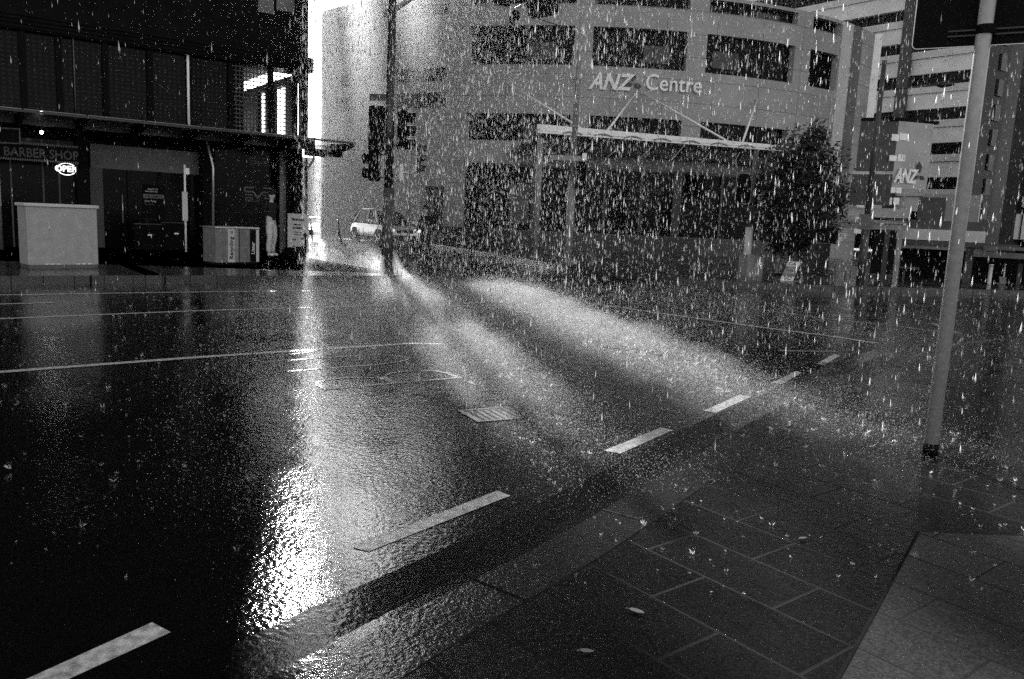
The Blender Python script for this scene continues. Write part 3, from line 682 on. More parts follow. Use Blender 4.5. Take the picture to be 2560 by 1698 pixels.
def person(label, loc, heading, h=1.75, top='tee', legs='denim', shoes='shoe', hairm='hair', pose='pockets', group=None, long_top=False, hood=False):
    """standing figure; heading is the azimuth it faces. local axes: f forward, s to its right"""
    t = thing('person', label, 'person', loc, group); k = h / 1.75
    f = azv(heading); s = Vector((f.y, -f.x, 0))
    def P(a, b, z): return (s * a + f * b + Z * z) * k
    lean = 0.0
    if pose == 'walk': ft = ((-.09, -.26), (.09, .24)); kn = ((-.09, -.06), (.09, .20))
    else: ft = ((-.10, -.02), (.12, .05)); kn = ((-.10, .02), (.115, .07))
    hip = P(0, 0, .95); body = [[(hip, .13 * k), (P(0, .0, 1.1), .125 * k), (P(0, .01, 1.28), .135 * k), (P(0, 0, 1.42), .11 * k), (P(0, .01, 1.50), .055 * k), (P(0, .03, 1.56), .055 * k), (P(0, .045, 1.63), .088 * k), (P(0, .03, 1.70), .075 * k)]]
    arms = []
    for i, sd in enumerate((-1, 1)):
        a = [(P(0, .0, 1.40), .10 * k), (P(sd * .17, 0, 1.41), .062 * k), (P(sd * .235, -.03, 1.27), .046 * k), (P(sd * .27, -.05, 1.12), .040 * k)]
        if pose == 'pockets':
            hand = P(sd * .215, .07, .90); a += [(P(sd * .25, .02, .99), .034 * k), (P(sd * .22, .07, .91), .028 * k)]; fd = (Z * -1 + f * .2).normalized()
        elif pose == 'walk':
            q = .16 * sd; a += [(P(sd * .28, q * .4 + .02, .98), .034 * k), (P(sd * .27, q + .05, .88), .026 * k)]; hand = P(sd * .27, q + .05, .88); fd = (Z * -1 + f * .3).normalized()
        else:
            a += [(P(sd * .22, .12, 1.02), .034 * k), (P(sd * .10, .24, 1.06), .027 * k)]; hand = P(sd * .10, .24, 1.06); fd = (s * -sd + f * .5).normalized()
        arms.append(a)
        pal = hand + fd * .07 * k; side = fd.cross(Z).normalized() if abs(fd.z) < .9 else f
        body.append(a + [(hand + fd * .03 * k, .028 * k), (pal, .026 * k)])
        for j in range(4):
            b0 = pal + side * ((j - 1.5) * .017 * k); L = (.062, .075, .070, .055)[j] * k
            body.append([(pal, .026 * k), (b0 + fd * .02 * k, .009 * k), (b0 + fd * (.02 * k + L * .5), .0085 * k), (b0 + fd * (.02 * k + L * .85) - s * sd * .012 * k, .0075 * k)])
        body.append([(pal, .026 * k), (hand + fd * .05 * k + side * .045 * k, .010 * k), (hand + fd * .085 * k + side * .055 * k, .009 * k)])
        body.append([(hip, .13 * k), (P(sd * .09, 0, .90), .088 * k), (P(kn[i][0], kn[i][1], .50), .056 * k), (P(ft[i][0], ft[i][1] - .03, .27), .05 * k), (P(ft[i][0], ft[i][1] - .03, .09), .036 * k), (P(ft[i][0], ft[i][1] + .12, .045), .034 * k)])
    # nose and ears grow from the head
    hd = P(0, .045, 1.63)
    body.append([(hd, .088 * k), (P(0, .135, 1.625), .016 * k)])
    for sd in (-1, 1): body.append([(hd, .088 * k), (P(sd * .085, .035, 1.63), .016 * k)])
    b = skin('body', body, 'skin', t, 1)
    # clothing
    shirt = [[(P(0, 0, .93), .145 * k), (P(0, 0, 1.1), .14 * k), (P(0, .01, 1.28), .15 * k), (P(0, 0, 1.40), .125 * k), (P(0, .005, 1.475), .07 * k)]]
    if long_top: shirt[0] = [(P(0, 0, .72), .19 * k), (P(0, 0, .92), .175 * k)] + shirt[0][1:]
    for a, sd in zip(arms, (-1, 1)):
        cut = a[1:] if long_top else a[1:3]
        shirt.append([(P(0, 0, 1.40), .125 * k)] + [(p, r * 1.28) for p, r in cut])
    part_s = skin('coat' if long_top else 'shirt', shirt, top, b, 1)
    tr = [[(P(0, 0, .97), .14 * k), (P(0, 0, .90), .13 * k)]]
    for i, sd in enumerate((-1, 1)):
        tr.append([(P(0, 0, .90), .13 * k), (P(sd * .09, 0, .86), .105 * k), (P(kn[i][0], kn[i][1], .50), .078 * k), (P(ft[i][0], ft[i][1] - .03, .26), .07 * k), (P(ft[i][0], ft[i][1] - .02, .09), .062 * k)])
    skin('trousers', tr, legs, b, 1)
    for i in range(2): skin('shoe', [[(P(ft[i][0], ft[i][1] - .06, .045), .042 * k), (P(ft[i][0], ft[i][1] + .06, .045), .046 * k), (P(ft[i][0], ft[i][1] + .17, .035), .034 * k)]], shoes, b, 1)
    hc = [[(P(0, .0, 1.70), .085 * k), (P(0, .045, 1.735), .075 * k)], [(P(0, .0, 1.70), .085 * k), (P(0, -.035, 1.63), .075 * k), (P(0, -.03, 1.56), .05 * k)]]
    if hood: hc.append([(P(0, -.03, 1.56), .05 * k), (P(0, -.02, 1.47), .11 * k)])
    skin('hood' if hood else 'hair', hc, hairm, b, 1)
    # face: brow, eyes, mouth
    for nm, pts in (('eye', [(-.03, 1.645), (.03, 1.645)]), ):
        for x_, z_ in pts:
            mb = MB(); c = Vector(loc) + P(x_, .126, z_); r_ = .009 * k; mb.lathe(c - f * r_, f, [(r_ + r_ * sin(q), r_ * cos(q)) for q in np.linspace(-1.5, 1.5, 6)], 8); part('eye', mb, 'ink', b, True)
    mb = MB(); c = Vector(loc) + P(0, .128, 1.585); mb.box(c, s, f, .045 * k, .012, .009 * k); part('mouth', mb, 'hair', b)
    return t
person('man in dark T-shirt and pale trousers with hands in his pockets by the bin', W(678, 640, FZ), 118)
person('dark silhouetted pedestrian in a long coat wading along the wet street near the car', W(1062, 648, 0.0), 205, 1.72, 'tee', 'tee', 'rubber', 'hair', 'walk', long_top=True, hood=True)
person('pedestrian in a grey top and trousers waiting behind the slanted pavement board', W(1943, 688, FZ), 150, 1.55, 'greycloth', 'greycloth', 'rubber', 'hair', 'hold')

# ------------------------------------------------------------------ scooters and the lane post
def scooter(loc, heading):
    t = thing('electric_scooter', 'dark rental electric scooter parked upright on the bright wet footpath', 'scooter', loc, 'rental scooters at the corner')
    f = azv(heading); s = Vector((f.y, -f.x, 0)); L = Vector(loc)
    def P(a, b, z): return L + f * a + s * b + Z * z
    mb = MB(); mb.box(P(-.05, 0, .11), f, s, .62, .15, .06, .015); mb.tube([P(.24, 0, .14), P(.42, 0, .22)], .035, 8); part('deck', mb, 'frame', t)
    mb = MB(); mb.tube([P(.46, 0, .12), P(.40, 0, .42), P(.31, 0, 1.02)], [.03, .027, .022], 10); part('stem', mb, 'frame', t, True)
    mb = MB(); mb.tube([P(.31, -.24, 1.04), P(.30, -.1, 1.03), P(.30, .1, 1.03), P(.31, .24, 1.04)], .016, 8); hb = part('handlebar', mb, 'steel', t, True)
    for sg in (-1, 1):
        mb = MB(); mb.tube([P(.31, sg * .16, 1.04), P(.31, sg * .26, 1.04)], .022, 8); part('grip', mb, 'rubber', hb, True)
    mb = MB(); mb.box(P(.34, 0, .50), f, s, .10, .17, .17, .02); part('battery_box', mb, 'frame', t)
    for a in (.47, -.42):
        mb = MB(); mb.lathe(P(a, -.03, .125), s, [(0, .05), (0, .085), (.008, .115), (.03, .125), (.052, .115), (.06, .085), (.06, .05)], 20); w = part('wheel', mb, 'rubber', t, True)
        mb = MB(); mb.lathe(P(a, -.033, .125), s, [(0, .02), (0, .06), (.066, .06), (.066, .02)], 14); part('rim', mb, 'steel', w)
        mb = MB(); mb.tube([P(a + .14 * cos(q), 0, .125 + .14 * sin(q)) for q in np.linspace(.4, 2.6, 8)], .03, 6); part('mudguard', mb, 'frame', t, True)
    return t
sc1 = scooter(W(820, 628, FZ), 70)
sc2 = copy_tree(sc1, W(758, 626, FZ), R(40), 'rental electric scooter half hidden behind the corner rain pipe')
mb = MB(); q = W(806, 602, FZ); zt = D(806, 468, math.hypot(q.x, q.y)).z; mb.tube([q, Vector((q.x, q.y, zt))], .045, 8)
mb.tube([Vector((q.x, q.y, zt)), Vector((q.x, q.y, zt + .06))], .06, 8)
solo('bollard_post', mb, 'frame', 'slim dark post standing in the bright lane behind the scooter', 'post', q, smooth=True)

# ------------------------------------------------------------------ car
def car():
    f = azv(147); s = Vector((f.y, -f.x, 0)); c = W(966, 615, 0)
    c = c - f * 0.2
    t = thing('parked_car', 'pale silver compact off-road car turning out of the lane in heavy spray', 'car', c)
    L, Wd = 4.3, 1.86
    def P(a, b, z): return c + f * a + s * b + Z * z
    # stations along the length: x, half width low, belt height, bottom
    st = [(-2.15, .72, .86, .42), (-2.08, .86, .98, .34), (-1.5, .92, 1.03, .30), (-.5, .93, 1.01, .26), (.55, .93, .99, .26), (1.2, .92, .97, .28), (1.75, .88, .92, .30), (2.05, .78, .82, .34), (2.15, .62, .66, .42)]
    mb = MB(); rings = []
    for x, w, zt, zb in st:
        rings.append([P(x, -w * .86, zb), P(x, -w, zb + .14), P(x, -w, zb + (zt - zb) * .6), P(x, -w * .93, zt - .03), P(x, -w * .8, zt), P(x, w * .8, zt), P(x, w * .93, zt - .03), P(x, w, zb + (zt - zb) * .6), P(x, w, zb + .14), P(x, w * .86, zb)])
    n = 10; mb.add(sum(rings, []), [(i * n + k, i * n + (k + 1) % n, (i + 1) * n + (k + 1) % n, (i + 1) * n + k) for i in range(len(st) - 1) for k in range(n)] + [tuple(range(n)), tuple(range((len(st) - 1) * n + n - 1, (len(st) - 1) * n - 1, -1))])
    b = part('body', mb, 'carpaint', t, True); b.modifiers.new('s', 'SUBSURF').render_levels = 2
    # cabin
    lo = [(-2.0, .80, .98), (-1.4, .84, 1.03), (.1, .84, 1.0), (1.05, .80, .97)]; hi = [(-1.72, .60, 1.50), (-1.2, .64, 1.58), (-.2, .64, 1.60), (.35, .60, 1.53)]
    mb = MB(); mb.add([P(x, -w, z) for x, w, z in lo] + [P(x, w, z) for x, w, z in lo] + [P(x, -w, z) for x, w, z in hi] + [P(x, w, z) for x, w, z in hi],
        [(0, 1, 9, 8), (1, 2, 10, 9), (2, 3, 11, 10), (4, 12, 13, 5), (5, 13, 14, 6), (6, 14, 15, 7), (0, 8, 12, 4), (3, 7, 15, 11)])
    part('cabin_glass', mb, 'glass', t)
    mb = MB(); mb.add([P(x, -w - .02, z) for x, w, z in hi] + [P(x, w + .02, z) for x, w, z in hi] + [P(x, -w * .8, z + .05) for x, w, z in hi] + [P(x, w * .8, z + .05) for x, w, z in hi],
        [(0, 1, 9, 8), (1, 2, 10, 9), (2, 3, 11, 10), (4, 12, 13, 5), (5, 13, 14, 6), (6, 14, 15, 7)] + [(8 + i, 9 + i, 13 + i, 12 + i) for i in range(3)] + [(0, 8, 12, 4), (3, 7, 15, 11)] + [(i, 4 + i, 5 + i, 1 + i) for i in range(3)]); part('roof', mb, 'carpaint', t, True)
    mb = MB()
    for sg in (-1, 1):
        for k in range(4): mb.tube([P(lo[k][0], sg * lo[k][1], lo[k][2]), P(hi[k][0], sg * (hi[k][1] + .01), hi[k][2])], .045, 6)
    part('pillar', mb, 'carpaint', t)
    for a in (1.32, -1.35):
        for sg in (-1, 1):
            q = P(a, sg * .82, .36); ax = s * sg
            mb = MB(); mb.lathe(q, ax, [(-.1, .2), (-.1, .33), (-.06, .36), (.08, .36), (.12, .33), (.12, .24)], 24); w = part('wheel', mb, 'rubber', t, True)
            mb = MB(); mb.lathe(q + ax * .085, ax, [(0, .24), (.02, .24), (.0, .06), (.03, .05)], 18)
            for j in range(5):
                an = j * 1.2566; mb.box(q + ax * .105 + (f * cos(an) + Z * sin(an)) * .13, (f * cos(an) + Z * sin(an)), (f * -sin(an) + Z * cos(an)), .24, .06, .02)
            part('rim', mb, 'steel', w)
            mb = MB(); mb.lathe(q - ax * .02, ax, [(0, .36), (.0, .42), (.125, .42), (.125, .36)], 24); part('wheel_arch', mb, 'rubber', t)
    for sg in (-1, 1):
        mb = MB(); mb.box(P(2.0, sg * .62, .68), f, s, .26, .30, .13, .03); part('headlight', mb, 'glow_dim', t)
        mb = MB(); mb.box(P(.75, sg * 1.0, 1.02), f, s, .14, .2, .13, .03); part('mirror', mb, 'carpaint', t)
        mb = MB(); mb.box(P(-2.1, sg * .72, .76), f, s, .12, .2, .16, .02); part('tail_light', mb, 'mid', t)
    mb = MB(); mb.box(P(2.13, 0, .62), f, s, .06, .75, .16, .01); mb.box(P(2.13, 0, .42), f, s, .06, 1.1, .12, .01); part('grille', mb, 'blackmatte', t)
    mb = MB(); mb.box(P(2.17, 0, .55), f, s, .02, .42, .10); part('number_plate', mb, 'white', t)
    mb = MB(); mb.box(P(0, -.90, .34), f, s, 2.3, .04, .1); mb.box(P(0, .90, .34), f, s, 2.3, .04, .1); part('side_skirt', mb, 'rubber', t)
car()

# ------------------------------------------------------------------ curved office building
AC = Vector((4, 58, 0)); AR = 20.0
def AP(ph, r, z): return Vector((AC.x + r * sin(R(ph)), AC.y - r * cos(R(ph)), z))
def CYL(x, y, r=AR):
    d = ray(x, y); a, b = AC.x, AC.y; A = d.x ** 2 + d.y ** 2; B = -2 * (d.x * a + d.y * b); C_ = a * a + b * b - r * r - 0
    t = (-B - math.sqrt(max(B * B - 4 * A * C_, 0))) / (2 * A); p = CAM + d * t
    return math.degrees(math.atan2(p.x - a, b - p.y)), p.z
anz = thing('office_building', 'curved grey panelled office building with ribbon windows and ANZ Centre lettering', 'building', AP(0, 20, FZ))
def curved(mb, p0, p1, z0, z1, r, step=1.5, flip=False):
    n = max(1, int(abs(p1 - p0) / step)); V = []; fs = []; uv = []
    for k in range(n + 1):
        ph = p0 + (p1 - p0) * k / n; V += [AP(ph, r, z0), AP(ph, r, z1)]
    for k in range(n):
        fs.append((2 * k, 2 * k + 2, 2 * k + 3, 2 * k + 1)); u0 = R(p0 + (p1 - p0) * k / n) * AR; u1 = R(p0 + (p1 - p0) * (k + 1) / n) * AR
        uv.append([(u0, z0), (u1, z0), (u1, z1), (u0, z1)])
    return mb.add(V, fs, uv)
wallmb = MB(); HT = 11.95
PHL, PHR = -48.5, 47.0
def section(p0, p1, cols, rows):
    """wall between angles p0..p1 with openings cols x rows; returns the openings"""
    pb = sorted(set([p0, p1] + [c for q in cols for c in q])); zb = sorted(set([FZ, HT] + [c for q in rows for c in q]))
    ops = []
    for a, b in zip(pb[:-1], pb[1:]):
        for c, d in zip(zb[:-1], zb[1:]):
            hole = any(q[0] <= a + 1e-6 and b - 1e-6 <= q[1] for q in cols) and any(q[0] <= c + 1e-6 and d - 1e-6 <= q[1] for q in rows)
            if hole: ops.append((a, b, c, d))
            else: curved(wallmb, a, b, c, d, AR)
    for a, b, c, d in ops:               # reveals
        for ph in (a, b): wallmb.add([AP(ph, AR, c), AP(ph, AR, d), AP(ph, AR - .35, d), AP(ph, AR - .35, c)], [(0, 1, 2, 3)], [[(0, c), (0, d), (.3, d), (.3, c)]])
        n = max(1, int((b - a) / 1.5))
        for k in range(n):
            q0, q1 = a + (b - a) * k / n, a + (b - a) * (k + 1) / n
            for z_ in (c, d): wallmb.add([AP(q0, AR, z_), AP(q1, AR, z_), AP(q1, AR - .35, z_), AP(q0, AR - .35, z_)], [(0, 1, 2, 3)], [[(R(q0) * AR, c), (R(q1) * AR, c), (R(q1) * AR, c + .3), (R(q0) * AR, c + .3)]])
    return ops
pxa = lambda x, y=150: CYL(x, y)[0]
mainc = [(pxa(1172), pxa(1434)), (pxa(1480), pxa(1716)), (pxa(1765), pxa(1985)), (pxa(2025), pxa(2095))]
pm = pxa(1150)
opsA = section(PHL, pm, [(-44, -40.5), (pxa(985), pxa(1119))], [(10.88, 11.36), (7.83, 8.48), (6.6, 7.32)])
opsA = [q for q in opsA if True]
gcols = [(pxa(1175, 500), pxa(1330, 500)), (pxa(1350, 500), pxa(1500, 500)), (pxa(1520, 500), pxa(1700, 500)), (pxa(1720, 500), pxa(1900, 500))]
opsB = section(pm, PHR, mainc, [(11.25, 11.8), (8.55, 10.28), (5.1, 6.34)])
# ground floor opening is cut separately: rebuild the lower band of the right section
part('facade', wallmb, 'anz', anz)
frames = MB()
for a, b, c, d in opsA + opsB:
    mb = MB(); curved(mb, a, b, c, d, AR - .33); w = part('window', mb, 'anzglass', anz)
    wd = R(b - a) * AR; nb = max(1, round(wd / 1.5)); fb = MB()
    for k in range(1, nb):
        ph = a + (b - a) * k / nb; fb.box(AP(ph, AR - .3, c), Vector((cos(R(ph)), sin(R(ph)), 0)), Vector((sin(R(ph)), -cos(R(ph)), 0)), .05, .06, d - c)
    if nb > 1: part('window_bar', fb, 'frame', w)
    if random.random() < .45 and wd > 3 and c > 5:      # part-lowered blinds and lit ceilings behind the panes
        q0 = a + (b - a) * random.choice((.55, .6, .1)); bm_ = MB(); curved(bm_, q0, q0 + (b - a) * .28, c + (d - c) * .18, c + (d - c) * .62, AR - .315); part('blind', bm_, 'dim', w)
# dark ground floor set proud of nothing: deep bays between stone piers
gb = MB(); curved(gb, pxa(1162, 500), pxa(2110, 470), .9, 3.95, AR + .02); part('ground_floor_glazing', gb, 'anzglass', anz)
gb = MB()
for x in (1255, 1340, 1510, 1600, 1690, 1800, 1900, 2000):
    gb = MB(); ph = pxa(x, 500); gb.box(AP(ph, AR + .06, FZ), Vector((cos(R(ph)), sin(R(ph)), 0)), Vector((sin(R(ph)), -cos(R(ph)), 0)), .42 if x in (1340, 1690) else .12, .12, 3.8); part('pier', gb, 'drum', anz)
for x0, x1, y0, y1 in ((1066, 1108, 466, 572), (1275, 1320, 462, 560)):
    mb = MB(); p_, z1_ = CYL(x0, y0); p2_, z0_ = CYL(x1, y1); curved(mb, p_, p2_, z0_, z1_, AR + .05, .5); part('dark_panel', mb, 'anzglass' if x0 < 1200 else 'mid', anz)
gb = MB(); curved(gb, pxa(1160, 430), pxa(2112, 450), 3.9, 4.02, AR + .04); part('lintel', gb, 'drum', anz)
# right end: pale edge panels, then a bright fin
mb = MB(); curved(mb, pxa(2098), pxa(2125), 4.1, HT, AR + .02); part('edge_panel', mb, 'pale', anz)
mb = MB(); curved(mb, pxa(2128), pxa(2150), 4.1, HT, AR + .03); part('edge_panel', mb, 'mid', anz)
fin = AP(PHR, AR + .15, FZ)
mb = MB(); dd = fin.copy(); q = D(2180, 200, math.hypot(fin.x, fin.y)); b0 = Vector((q.x, q.y, 1.5)); mb.box(b0, Vector((1, -.35, 0)), Vector((.35, 1, 0)), .55, .35, HT - 1.5); part('edge_fin', mb, 'white', anz)
# return walls and roof
mb = MB(); cap = [AP(PHL + (PHR - PHL) * k / 40, AR, HT) for k in range(41)] + [AP(PHR, AR, HT) + Vector((2, 30, 0)), AP(PHL, AR, HT) + azv(-14) * 4, AP(PHL, AR, HT) + azv(-12) * 34]
mb.add([p for p in cap], [tuple(range(len(cap)))]); part('roof', mb, 'drum', anz)
mb = MB(); a = AP(PHL, AR, FZ); b = a + azv(-11) * 34; mb.add([a, b, b + Z * (HT - FZ), a + Z * (HT - FZ)], [(0, 1, 2, 3)]); a = AP(PHR, AR, FZ); b = a + Vector((2, 30, 0)); mb.add([a, b, b + Z * (HT - FZ), a + Z * (HT - FZ)], [(0, 1, 2, 3)])
part('return_wall', mb, 'anz', anz)
# added unseen slabs: cut the sun into strips and darken the road's reflections
SUN_AZ, SUN_EL = -14.2, 26.0
sd = azv(SUN_AZ); su = Vector((cos(R(SUN_AZ)), -sin(R(SUN_AZ)), 0))
for u0_, u1_, b_, t_ in ((-.10, 1.2, 17.2, 56), (2.15, 3.2, 17.4, 56), (4.45, 9.0, 18.2, 56), (9.0, 28.0, HT, 56)):
    mb = MB(); mb.box(sd * 53 + su * ((u0_ + u1_) / 2) + Z * b_, su, sd, u1_ - u0_, .5 if u1_ < 10 else 3, t_ - b_)
    if b_ > HT:
        for q_ in (u0_ + .1, u1_ - .1): mb.box(sd * 53 + su * q_ + Z * HT, su, sd, .06, .06, b_ - HT)
    part('sun_blocker' if u1_ < 10 else 'sky_blocker', mb, 'drum', anz)
# signs on the band
def curvetext(s, x, y, size, m, shear=0.0, fat=0.0, sx=1.0):
    ph, z = CYL(x, y); ph2 = ph + 1.8; tg = Vector((cos(R(ph + 2)), sin(R(ph + 2)), 0)); nrm = Vector((sin(R(ph + 2)), -cos(R(ph + 2)), 0))
    return textmesh(s, AP(ph, AR + .10, z), tg, Z, size, extrude=.05, fat=fat, shear=shear, sx=sx)
l1 = part('lettering', curvetext('ANZ', 1473, 222, .98, 'white_ink', shear=.28, fat=.03, sx=.90), 'white', anz)
l2 = part('lettering', curvetext('Centre', 1610, 225, 1.02, 'white_ink', fat=.008, sx=.92), 'white', anz)
# three-petal emblem between the words, dark
ph, z = CYL(1582, 208); tg = Vector((cos(R(ph)), sin(R(ph)), 0)); c = AP(ph, AR + .08, z); mb = MB()
for an in (90, 210, 330): mb.prism([c + (tg * cos(R(an + w_)) + Z * sin(R(an + w_))) * rr for w_, rr in ((0, .05), (-28, .22), (-18, .36), (0, .42), (18, .36), (28, .22))], Vector((sin(R(ph)), -cos(R(ph)), 0)), .04)
part('emblem', mb, 'frame', anz)
part('lettering', curvetext('ANZ Centre', 1570, 479, .30, 'white_ink'), 'dim_ink', anz)
mb = MB(); p_, z_ = CYL(1538, 498); curved(mb, p_, p_ + 4.6, z_, z_ + .1, AR + .07); part('sign_strip', mb, 'dim', anz)
# low curved planter wall
mb = MB(); n = 60; pts = [(-33 + 66 * k / n) for k in range(n + 1)]
V = []
for ph in pts: V += [AP(ph, AR + 1.4, FZ), AP(ph, AR + 1.4, .93), AP(ph, AR + .9, .93), AP(ph, AR + .9, FZ)]
mb.add(V, [(4 * k + j, 4 * k + 4 + j, 4 * k + 5 + j, 4 * k + 1 + j) for k in range(n) for j in range(3)])
pw = solo('planter_wall', mb, 'drum', 'long low dark planter wall along the foot of the curved office', 'wall', AP(0, AR + 1.4, FZ))
mb = MB(); V = []
for ph in pts: V += [AP(ph, AR + 1.42, .93), AP(ph, AR + 1.42, .965), AP(ph, AR + .88, .965)]
mb.add(V, [(3 * k + j, 3 * k + 3 + j, 3 * k + 4 + j, 3 * k + 1 + j) for k in range(n) for j in range(2)]); part('coping', mb, 'mid', pw)
# security camera on the band
ph, z = CYL(1446, 195); c = AP(ph, AR, z); nrm = Vector((sin(R(ph)), -cos(R(ph)), 0))
cm = thing('security_camera', 'small white dome security camera fixed beside the ANZ lettering', 'camera', c)
mb = MB(); mb.tube([c, c + nrm * .35 + Z * .1], .05, 8); mb.lathe(c + nrm * .35 - Z * .12, Z, [(0, .13), (.06, .2), (.2, .21), (.28, .1)], 16); part('housing', mb, 'white', cm, True)
mb = MB(); mb.lathe(c + nrm * .35 - Z * .26, Z, [(0, .02), (.05, .11), (.14, .13)], 14); part('dome', mb, 'ink', cm, True)
# entrance canopy
ca = W(1345, 330, 4.85); cb = W(1992, 379, 4.85); ra = W(1262, 398, 4.3); rb = W(1880, 428, 4.3)
cn = thing('entrance_canopy', 'long white edged glass canopy hung on rods over the office entrance', 'canopy', Vector(((ca.x + ra.x) / 2, (ca.y + ra.y) / 2, 4.3)))
cd = (cb - ca).normalized(); cnn = Vector((cd.y, -cd.x, 0))
mb = MB(); mb.slab(ca - Z * .03, cb - Z * .03, cb + Z * .20, ca + Z * .30, cnn, .14); part('front_fascia', mb, 'white', cn)
mb = MB(); mb.slab(ra - Z * .22, rb - Z * .22, rb + Z * .18, ra + Z * .18, cnn, .2); part('rear_gutter', mb, 'grey', cn)
mb = MB(); mb.tube([ca + Z * .1, ra + Z * .1], .06, 8); mb.tube([cb + Z * .1, rb + Z * .1], .06, 8); part('edge_beam', mb, 'grey', cn)
mb = MB(); mb.prism([ra, ra + Z * .55, ra + (ca - ra) * .25 + Z * .42], cd, .08); part('end_plate', mb, 'white', cn)
rbx = rb + (rb - ra).normalized() * 2.2
for k in range(9):
    a0, a1 = ca.lerp(cb, k / 9 + .004), ca.lerp(cb, (k + 1) / 9 - .004); b0, b1 = ra.lerp(rbx, k / 9 + .004), ra.lerp(rbx, (k + 1) / 9 - .004)
    mb = MB(); mb.slab(a0 + Z * .06, a1 + Z * .06, b1 + Z * .12, b0 + Z * .12, Z, .02); part('glass_pane', mb, 'canopyglass', cn)
    if k: 
        mb = MB(); mb.tube([a0 + Z * .0, b0 + Z * .06], .07, 6)
        c_ = a0.lerp(b0, .06); mb.tube([a0 + cnn * .02 + Z * .02 + cd * (.25 * q - .3) + Z * (.08 * sin(q * 1.0)) for q in np.linspace(0, 3.14, 7)], .03, 6); part('rib', mb, 'grey', cn)
for (x0, y0), (x1, y1) in (((1270, 208), (1470, 332)), ((1592, 230), (1513, 334)), ((1600, 229), (1822, 355)), ((1892, 250), (1856, 357))):
    ph, z = CYL(x0, y0); a = AP(ph, AR + .02, z); q = PL(x1, y1, ca, cnn); mb = MB(); mb.tube([a, q], .045, 8); part('stay_rod', mb, 'white', cn, True)
q = W(1337, 645, FZ); tp = PL(1344, 345, q, Vector((q.x, q.y, 0)).normalized())
mb = MB(); mb.tube([q, Vector((q.x, q.y, tp.z))], .10, 14); mb.tube([q, q + Z * .06], .17, 14); part('column', mb, 'grey', cn, True)

# ------------------------------------------------------------------ far right office block
cA = D(2416, 300, 76); dA = azv(-38); nA = Vector((-dA.y, dA.x, 0)); nA = nA if nA.dot(CAM - cA) > 0 else -nA
def FA(t, o, z): return Vector((cA.x, cA.y, 0)) + dA * t + nA * o + Z * z
def FAP(x, y):
    q = PL(x, y, FA(0, 0, 0), nA); return (q - FA(0, 0, 0)).dot(dA), q.z
ob = thing('office_tower', 'distant office block with stacked pale concrete bands and dark ribbon windows', 'building', FA(10, -6, FZ))
ztops = [FAP(2416, y)[1] for y in (-60, 29, 117, 208, 297, 385, 474)]
mb = MB(); mb.box(FA(18, -8, FZ), dA, nA, 36, 15.4, 62); part('core', mb, 'anzglass', ob)
p0t, p1t = FAP(2244, 250)[0], FAP(2272, 250)[0]
for zt in ztops + [ztops[0] + 3.4, ztops[0] + 6.8]:
    for a, b in ((0.0, p1t), (p0t, 30)):
        mb = MB(); mb.box(FA((a + b) / 2, 0, zt - 1.85), dA, nA, abs(b - a), .5, 1.25)
        for f in list(range(len(mb.f))): mb.uv[f] = [(0.1, 0.1), (abs(b - a), .1), (abs(b - a), 1.2), (0.1, 1.2)]
        bnd = part('spandrel', mb, 'bands', ob)
        mb = MB(); mb.box(FA((a + b) / 2, .05, zt - .58), dA, nA, abs(b - a), .7, .58); part('ledge', mb, mat_l if False else 'bands', bnd)
    mb = MB()
    for k in range(14): mb.box(FA(.6 + k * 1.5, -.2, zt - 3.4), dA, nA, .1, .12, 1.6)
    part('window_bar', mb, 'frame', ob)
mb = MB(); mb.box(FA((p0t + p1t) / 2, .1, FZ), dA, nA, abs(p1t - p0t) , .9, 33); part('pilaster', mb, 'dim', ob)
dB = azv(54)
mb = MB(); c = FA(0, 0, FZ) + dB * 3.2 - dA * .0; mb.box(c + azv(-36) * 3, dB, azv(-36), 6.2, 6, 61); part('stair_tower', mb, 'anzglass', ob)
mb = MB()
for k in range(16): 
    mb = MB(); q = c + dB * 1.7 + azv(144) * .06; mb.box(q + Z * (1.0 + k * 2.05), dB, azv(144), .9, .16, 1.35); part('grey_panel', mb, 'dim', ob)
# building cut by the right edge of the frame
rc = D(2538, 560, 52); nb_ = Vector((-rc.x, -rc.y, 0)).normalized(); db_ = Vector((-nb_.y, nb_.x, 0)); db_ = db_ if db_.x > 0 else -db_
db_ = (db_ * cos(R(28)) - nb_ * sin(R(28)) * -1).normalized(); nb_ = Vector((db_.y, -db_.x, 0)); nb_ = nb_ if nb_.dot(-rc) > 0 else -nb_
eb = thing('corner_building', 'building with pale stacked bays and a dark column cut by the frame edge', 'building', Vector((rc.x, rc.y, FZ)))
def EB(t, o, z): return Vector((rc.x, rc.y, 0)) + db_ * t + nb_ * o + Z * z
mb = MB(); mb.box(EB(6, -4, FZ), db_, nb_, 12, 7.4, 48); part('core', mb, 'anzglass', eb)
mb = MB(); mb.box(EB(-.2, .1, FZ), db_, nb_, .65, .7, 24); part('column', mb, 'dim', eb)
for y in (493, 393, 297, 205, 110, 15):
    zt = PL(2550, y, EB(0, 0, 0), nb_).z
    mb = MB(); mb.box(EB(5.7, .1, zt - .55), db_, nb_, 10.4, .9, .55); mb.box(EB(5.8, 0, zt - 1.5), db_, nb_, 10.2, .7, .85); part('bay_band', mb, 'pale', eb)
zb = PL(2530, 598, EB(0, 0, 0), nb_).z; zt = PL(2530, 535, EB(0, 0, 0), nb_).z
for t_ in (.25, .62, 1.25, 1.62): 
    mb = MB(); mb.box(EB(t_, .2, zb), db_, nb_, .2, .2, zt - zb); part('post', mb, 'white', eb)

